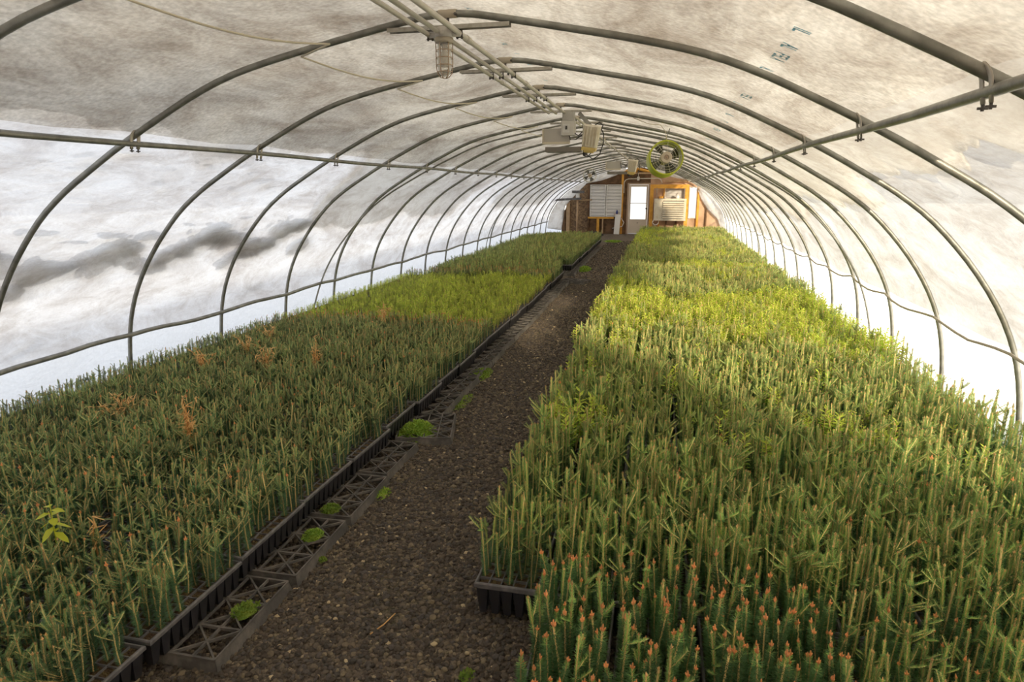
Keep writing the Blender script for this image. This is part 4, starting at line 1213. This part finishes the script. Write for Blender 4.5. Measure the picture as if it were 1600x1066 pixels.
for r in range(ny_rows(LY0, LY1)):
    y = LY0 + (r + .5) * ROW + .08
    if y < 1.4 or y > 19: continue
    if 3.75 < y < 4.45 or 11.6 < y < 13.0: continue
    x = left_edge(y) + .145 - .20 + (.035 if y < 3.7 else 0) + fr.uniform(-.012, .012)
    if y > 13: x -= .035
    spots.append((x, y, fr.uniform(-.03, .03), None))
for k, (x, y, rz, lab) in enumerate(spots):
    o = flat if k == 0 else copy_tree(flat, flat_kids)
    o.location = (x, y, 0); o.rotation_euler = (0, 0, rz)
    tag(o, f'upturned dark web flat under the left bed edge, {ordinal(k + 1)} from camera', 'flat', 'web flats along the left side of the path')
for (x, y, rz, lab) in ((-1.58, 4.08, .25, 'short dark flat beside the big moss clump at the left bed edge'), (-1.56, 11.85, 1.35, 'dark flat twisted out across the path edge beyond the leafy plot')):
    o = copy_tree(flat, flat_kids); o.location = (x, y, 0); o.rotation_euler = (0, 0, rz); tag(o, lab, 'flat', 'web flats along the left side of the path')

# ------------------------------------------------------------------ gravel on the path
def ico(rng):
    t = (1 + 5 ** .5) / 2
    v = [Vector(p).normalized() for p in ((-1, t, 0), (1, t, 0), (-1, -t, 0), (1, -t, 0), (0, -1, t), (0, 1, t), (0, -1, -t), (0, 1, -t), (t, 0, -1), (t, 0, 1), (-t, 0, -1), (-t, 0, 1))]
    f = [(0, 11, 5), (0, 5, 1), (0, 1, 7), (0, 7, 10), (0, 10, 11), (1, 5, 9), (5, 11, 4), (11, 10, 2), (10, 7, 6), (7, 1, 8), (3, 9, 4), (3, 4, 2), (3, 2, 6), (3, 6, 8), (3, 8, 9), (4, 9, 5), (2, 4, 11), (6, 2, 10), (8, 6, 7), (9, 8, 1)]
    mid = {}; F = []
    def m(a, b):
        k = (min(a, b), max(a, b))
        if k not in mid: mid[k] = len(v); v.append((v[a] + v[b]).normalized())
        return mid[k]
    for a, b, c in f:
        x, y, z = m(a, b), m(b, c), m(c, a); F += [(a, x, z), (b, y, x), (c, z, y), (x, y, z)]
    sx, sy, sz = rng.uniform(.8, 1.25), rng.uniform(.7, 1.05), rng.uniform(.5, .75)
    o = rng.uniform(0, 50)
    mb = MB(); mb.add([Vector((p.x * sx, p.y * sy, p.z * sz)) * (1 + .35 * fbm(p.x + o, p.y, p.z)) for p in v], F); return mb
gr = random.Random(9)
pts = []
for y0, y1, dens, sz in ((.9, 3.5, 5600, .0094), (3.5, 6.5, 3800, .0098), (6.5, 12, 1500, .010), (12, 22, 420, .013)):
    n = int((y1 - y0) * 1.35 * dens)
    for _ in range(n):
        y = gr.uniform(y0, y1); x = gr.uniform(-1.78, -.42)
        if y > 2.3 and x > right_edge(y) + .08: continue
        s = sz * gr.choice((.6, .75, .9, 1, 1, 1.15, 1.4)) * gr.uniform(.85, 1.15)
        if gr.random() < .012: s *= 1.5
        pts.append((gr.randrange(6), x, y, s * gr.uniform(-.1, .45), gr.uniform(-.5, .5), gr.uniform(-.5, .5), gr.uniform(0, 6.28), s))
stuff(scatter('gravel', [ico(gr) for _ in range(6)], ['pebble'], pts), 'dark brown gravel with a few pale stones covering the path', 'gravel')

# ------------------------------------------------------------------ moss, weeds, dry stalks
def moss(x, y, z, rx, ry, h, lab, n, seed, leaf_=.010):
    rng = random.Random(seed); mb = MB()
    for k in range(n):
        a = rng.uniform(0, 6.283); q = math.sqrt(rng.random())
        px, py = rx * q * math.cos(a), ry * q * math.sin(a)
        hz = h * (1 - q * q) * rng.uniform(.5, 1.15) + .003
        d = Vector((px / rx * .8 + rng.uniform(-.6, .6), py / ry * .8 + rng.uniform(-.6, .6), rng.uniform(.3, 1.1))).normalized()
        l = leaf_ * rng.uniform(.6, 1.5); sd = d.cross(Vector((0, 0, 1))).normalized() * l * .42; p = Vector((px, py, hz)); up = Vector((0, 0, l * .15))
        mb.add([p, p + d * l * .5 + sd, p + d * l, p + d * l * .5 - sd, p + d * l * .5 + up], [(0, 1, 4), (1, 2, 4), (2, 3, 4), (3, 0, 4)])
    # the cushion below
    nn = 14; vs = [(0, 0, h * .75)]
    for r_ in (.5, 1):
        for k in range(nn): a = 2 * PI * k / nn; vs.append((rx * r_ * math.cos(a) * rng.uniform(.85, 1.05), ry * r_ * math.sin(a) * rng.uniform(.85, 1.05), h * .55 if r_ < 1 else 0))
    mb.add(vs, [(0, 1 + k, 1 + (k + 1) % nn) for k in range(nn)] + [(1 + k, 1 + nn + k, 1 + nn + (k + 1) % nn, 1 + (k + 1) % nn) for k in range(nn)])
    return tag(mb.build('moss_clump', M['moss'], None, False, (x, y, z)), lab, 'moss')
moss(-1.62, 3.98, .01, .13, .17, .085, 'big bright moss clump at the left bed edge mid path', 1500, 1, .016)
moss(-1.60, 5.55, .0, .10, .22, .04, 'spreading moss patch beyond the twisted flats on the left path edge', 700, 2, .014)
moss(-1.585, 2.52, .05, .045, .055, .03, 'moss cushion growing on a web flat near the camera', 380, 3)
moss(-1.63, 2.78, .05, .05, .05, .025, 'second moss cushion on the web flats, just beyond the first', 300, 4)
moss(-1.49, 3.10, .0, .05, .07, .02, 'low moss tuft on gravel beside the left flats', 260, 5)
moss(-.60, 1.86, .0, .022, .03, .016, 'tiny moss tuft on the gravel near the camera, right of centre', 90, 6)
moss(-1.47, 2.40, .0, .018, .02, .02, 'small green sprout at the outer corner of a near web flat', 70, 7)
moss(-1.62, 13.8, .0, .14, .42, .06, 'grassy moss patch far along the left path edge', 900, 8, .022)
moss(-1.52, 4.75, .0, .06, .22, .012, 'thin moss streak on gravel beside the left trays', 320, 9)
moss(-.80, 3.55, .0, .03, .05, .014, 'faint moss spot on gravel beside the right bed', 90, 10)
moss(-1.60, 21.6, .0, .3, .3, .03, 'mossy patch on the floor before the door', 500, 11, .03)
moss(-1.555, 1.95, .05, .05, .06, .012, 'yellowish moss on the web flat nearest the camera', 200, 12)

def dry_weed(x, y, z0, h, spread, n, lab, seed, droop=.6):
    rng = random.Random(seed); mb = MB()
    for k in range(n):
        a = rng.uniform(0, 6.283); s = spread * rng.uniform(.3, 1); hh = 1.18 * h * rng.uniform(.6, 1.05)
        pts = []
        for j in range(7):
            t = j / 6; pts.append((math.cos(a) * s * t ** 1.5 + .008 * math.sin(9 * t + k), math.sin(a) * s * t ** 1.5, hh * (t - droop * .35 * t ** 3)))
        mb.tube(pts, [.0036, .0034, .0032, .003, .0028, .0022, .0012], 4)
        for j in range(14):
            i = rng.randrange(2, 7); p = Vector(pts[i]); d = Vector((rng.uniform(-1, 1), rng.uniform(-1, 1), rng.uniform(-.9, .6))).normalized()
            L = rng.uniform(.02, .055); q = p + d * L; sd = d.cross(Vector((0, 0, 1))).normalized() * .0046
            mb.add([p - sd, p + sd, q + sd * .4, q - sd * .4, (p + q) / 2 + Vector((0, 0, .003))], [(0, 1, 4), (1, 2, 4), (2, 3, 4), (3, 0, 4)])
    return tag(mb.build('dried_weed', M['straw'], None, False, (x, y, z0)), lab, 'dry weed')
dz = .16
dry_weed(-2.94, 6.35, dz, .34, .12, 7, 'dry tan weed at the far end of the near left plot', 1)
dry_weed(-2.75, 4.62, dz, .33, .05, 6, 'upright dry tan weed in the middle of the near left plot', 2, .2)
dry_weed(-3.16, 4.55, dz, .33, .10, 9, 'bushy dry orange weed left of the upright dry one', 3)
dry_weed(-3.62, 4.95, dz, .30, .12, 7, 'dry orange weed near the left wall below the fourth hoop', 4)
dry_weed(-3.62, 4.38, dz, .30, .12, 8, 'dry orange weed nearest the left wall', 5)
dry_weed(-2.62, 2.98, dz, .34, .05, 10, 'pale dry weed bundle nearest the camera in left bed', 6, .25)
dry_weed(-2.27, 1.97, dz, .20, .03, 2, 'small bare dry stalk beside the yellow green weed', 7, .1)
dry_weed(-3.45, 3.35, dz, .25, .18, 9, 'sprawling dry orange weed low in the left bed', 8, .9)
dry_weed(-3.75, 5.5, dz, .28, .14, 7, 'dry orange weed by the left wall under the fifth hoop', 12)

t = empty('broadleaf_weed', (-2.34, 1.86, dz), 0, 'yellow green broadleaf weed standing up in the near left bed', 'weed')
mb = MB(); mb.tube([(0, 0, 0), (.005, 0, .16), (.0, .004, .32)], [.003, .0025, .0015], 6); mb.build('stalk', M['weedleaf'], t, True)
wr = random.Random(4)
for k in range(10):
    a = k * 2.399; z = .14 + .012 * k; L = .070 - .002 * k; d = Vector((math.cos(a), math.sin(a), .15 - (.5 if k < 5 else 0))).normalized(); sd = Vector((-d.y, d.x, 0)).normalized() * .016
    p = Vector((.004, 0, z + .05)); dn = Vector((0, 0, -.018))
    mb = MB(); mb.add([p, p + d * L * .35 + sd, p + d * L * .7 + sd * .8 + dn * .5, p + d * L + dn, p + d * L * .7 - sd * .8 + dn * .5, p + d * L * .35 - sd, p + d * L * .5 + Vector((0, 0, -.006))],
                      [(0, 1, 6), (1, 2, 6), (2, 3, 6), (3, 4, 6), (4, 5, 6), (5, 0, 6)])
    mb.build('leaf', M['weedleaf'], t, True)
mb = MB(); mb.tube([(-1.03, 1.98, .012), (-1.0, 2.04, .016), (-.985, 2.12, .012)], .003, 5)
tag(mb.build('twig', M['straw'], None, True), 'thin dry twig lying on the gravel path', 'twig')
# black pots at the right bed edge
def pot(x, y, lab):
    t = empty('plant_pot', (x, y, 0), 0, lab, 'pot')
    mb = MB(); mb.lathe([(.04, 0), (.055, .15), (.060, .152), (.060, .17), (.052, .17), (.050, .15)], 20); mb.build('pot_body', M['black_plastic'], t, True)
    mb = MB(); mb.lathe([(.001, .149), (.052, .150)], 20); mb.build('peat_soil', M['peat'], t)
pot(-.80, 12.6, 'small black pot standing at the right bed edge far along the path')

# ------------------------------------------------------------------ light and camera
sc = bpy.context.scene
w = bpy.data.worlds.new('winter_sky'); sc.world = w; w.use_nodes = True
N = w.node_tree.nodes; L = w.node_tree.links
bg = N['Background']
tc = N.new('ShaderNodeTexCoord'); sx = N.new('ShaderNodeSeparateXYZ'); L.new(tc.outputs['Generated'], sx.inputs[0])
rp = N.new('ShaderNodeValToRGB'); rp.color_ramp.elements[0].position = 0; rp.color_ramp.elements[0].color = (1.25, 1.22, 1.18, 1)
rp.color_ramp.elements[1].position = .8; rp.color_ramp.elements[1].color = (.80, .88, 1.0, 1)
L.new(sx.outputs['Z'], rp.inputs['Fac']); L.new(rp.outputs['Color'], bg.inputs['Color'])
bg.inputs['Strength'].default_value = .86
s = bpy.data.lights.new('sun', 'SUN'); s.energy = 9.5; s.angle = math.radians(4); s.color = (1, .88, .66)
so = bpy.data.objects.new('sun', s); COL.objects.link(so)
el, az = math.radians(17), math.radians(31)          # low sun behind the camera's right shoulder: light travels down the house and to the left
dv = Vector((-math.cos(el) * math.sin(az), math.cos(el) * math.cos(az), -math.sin(el)))
so.rotation_euler = dv.to_track_quat('-Z', 'Y').to_euler()

cam = bpy.data.cameras.new('camera'); co = bpy.data.objects.new('camera', cam); COL.objects.link(co)
cam.sensor_width = 36; cam.lens = 1000 / 1600 * 36; cam.clip_start = .05; cam.clip_end = 300
mw = Matrix((rgt, upv, -fwd)).transposed().to_4x4(); mw.translation = CAM
co.matrix_world = mw
sc.camera = co
sc.view_settings.view_transform = 'Standard'; sc.view_settings.look = 'None'; sc.view_settings.gamma = 1; sc.view_settings.use_curve_mapping = False
sc.view_settings.exposure = 0.27
cy = sc.cycles
cy.use_denoising = True
try: cy.denoiser = 'OPENIMAGEDENOISE'
except Exception: pass
cy.max_bounces = 10; cy.diffuse_bounces = 5; cy.transmission_bounces = 6; cy.transparent_max_bounces = 12; cy.glossy_bounces = 2
cy.sample_clamp_indirect = 8; cy.caustics_reflective = False; cy.caustics_refractive = False
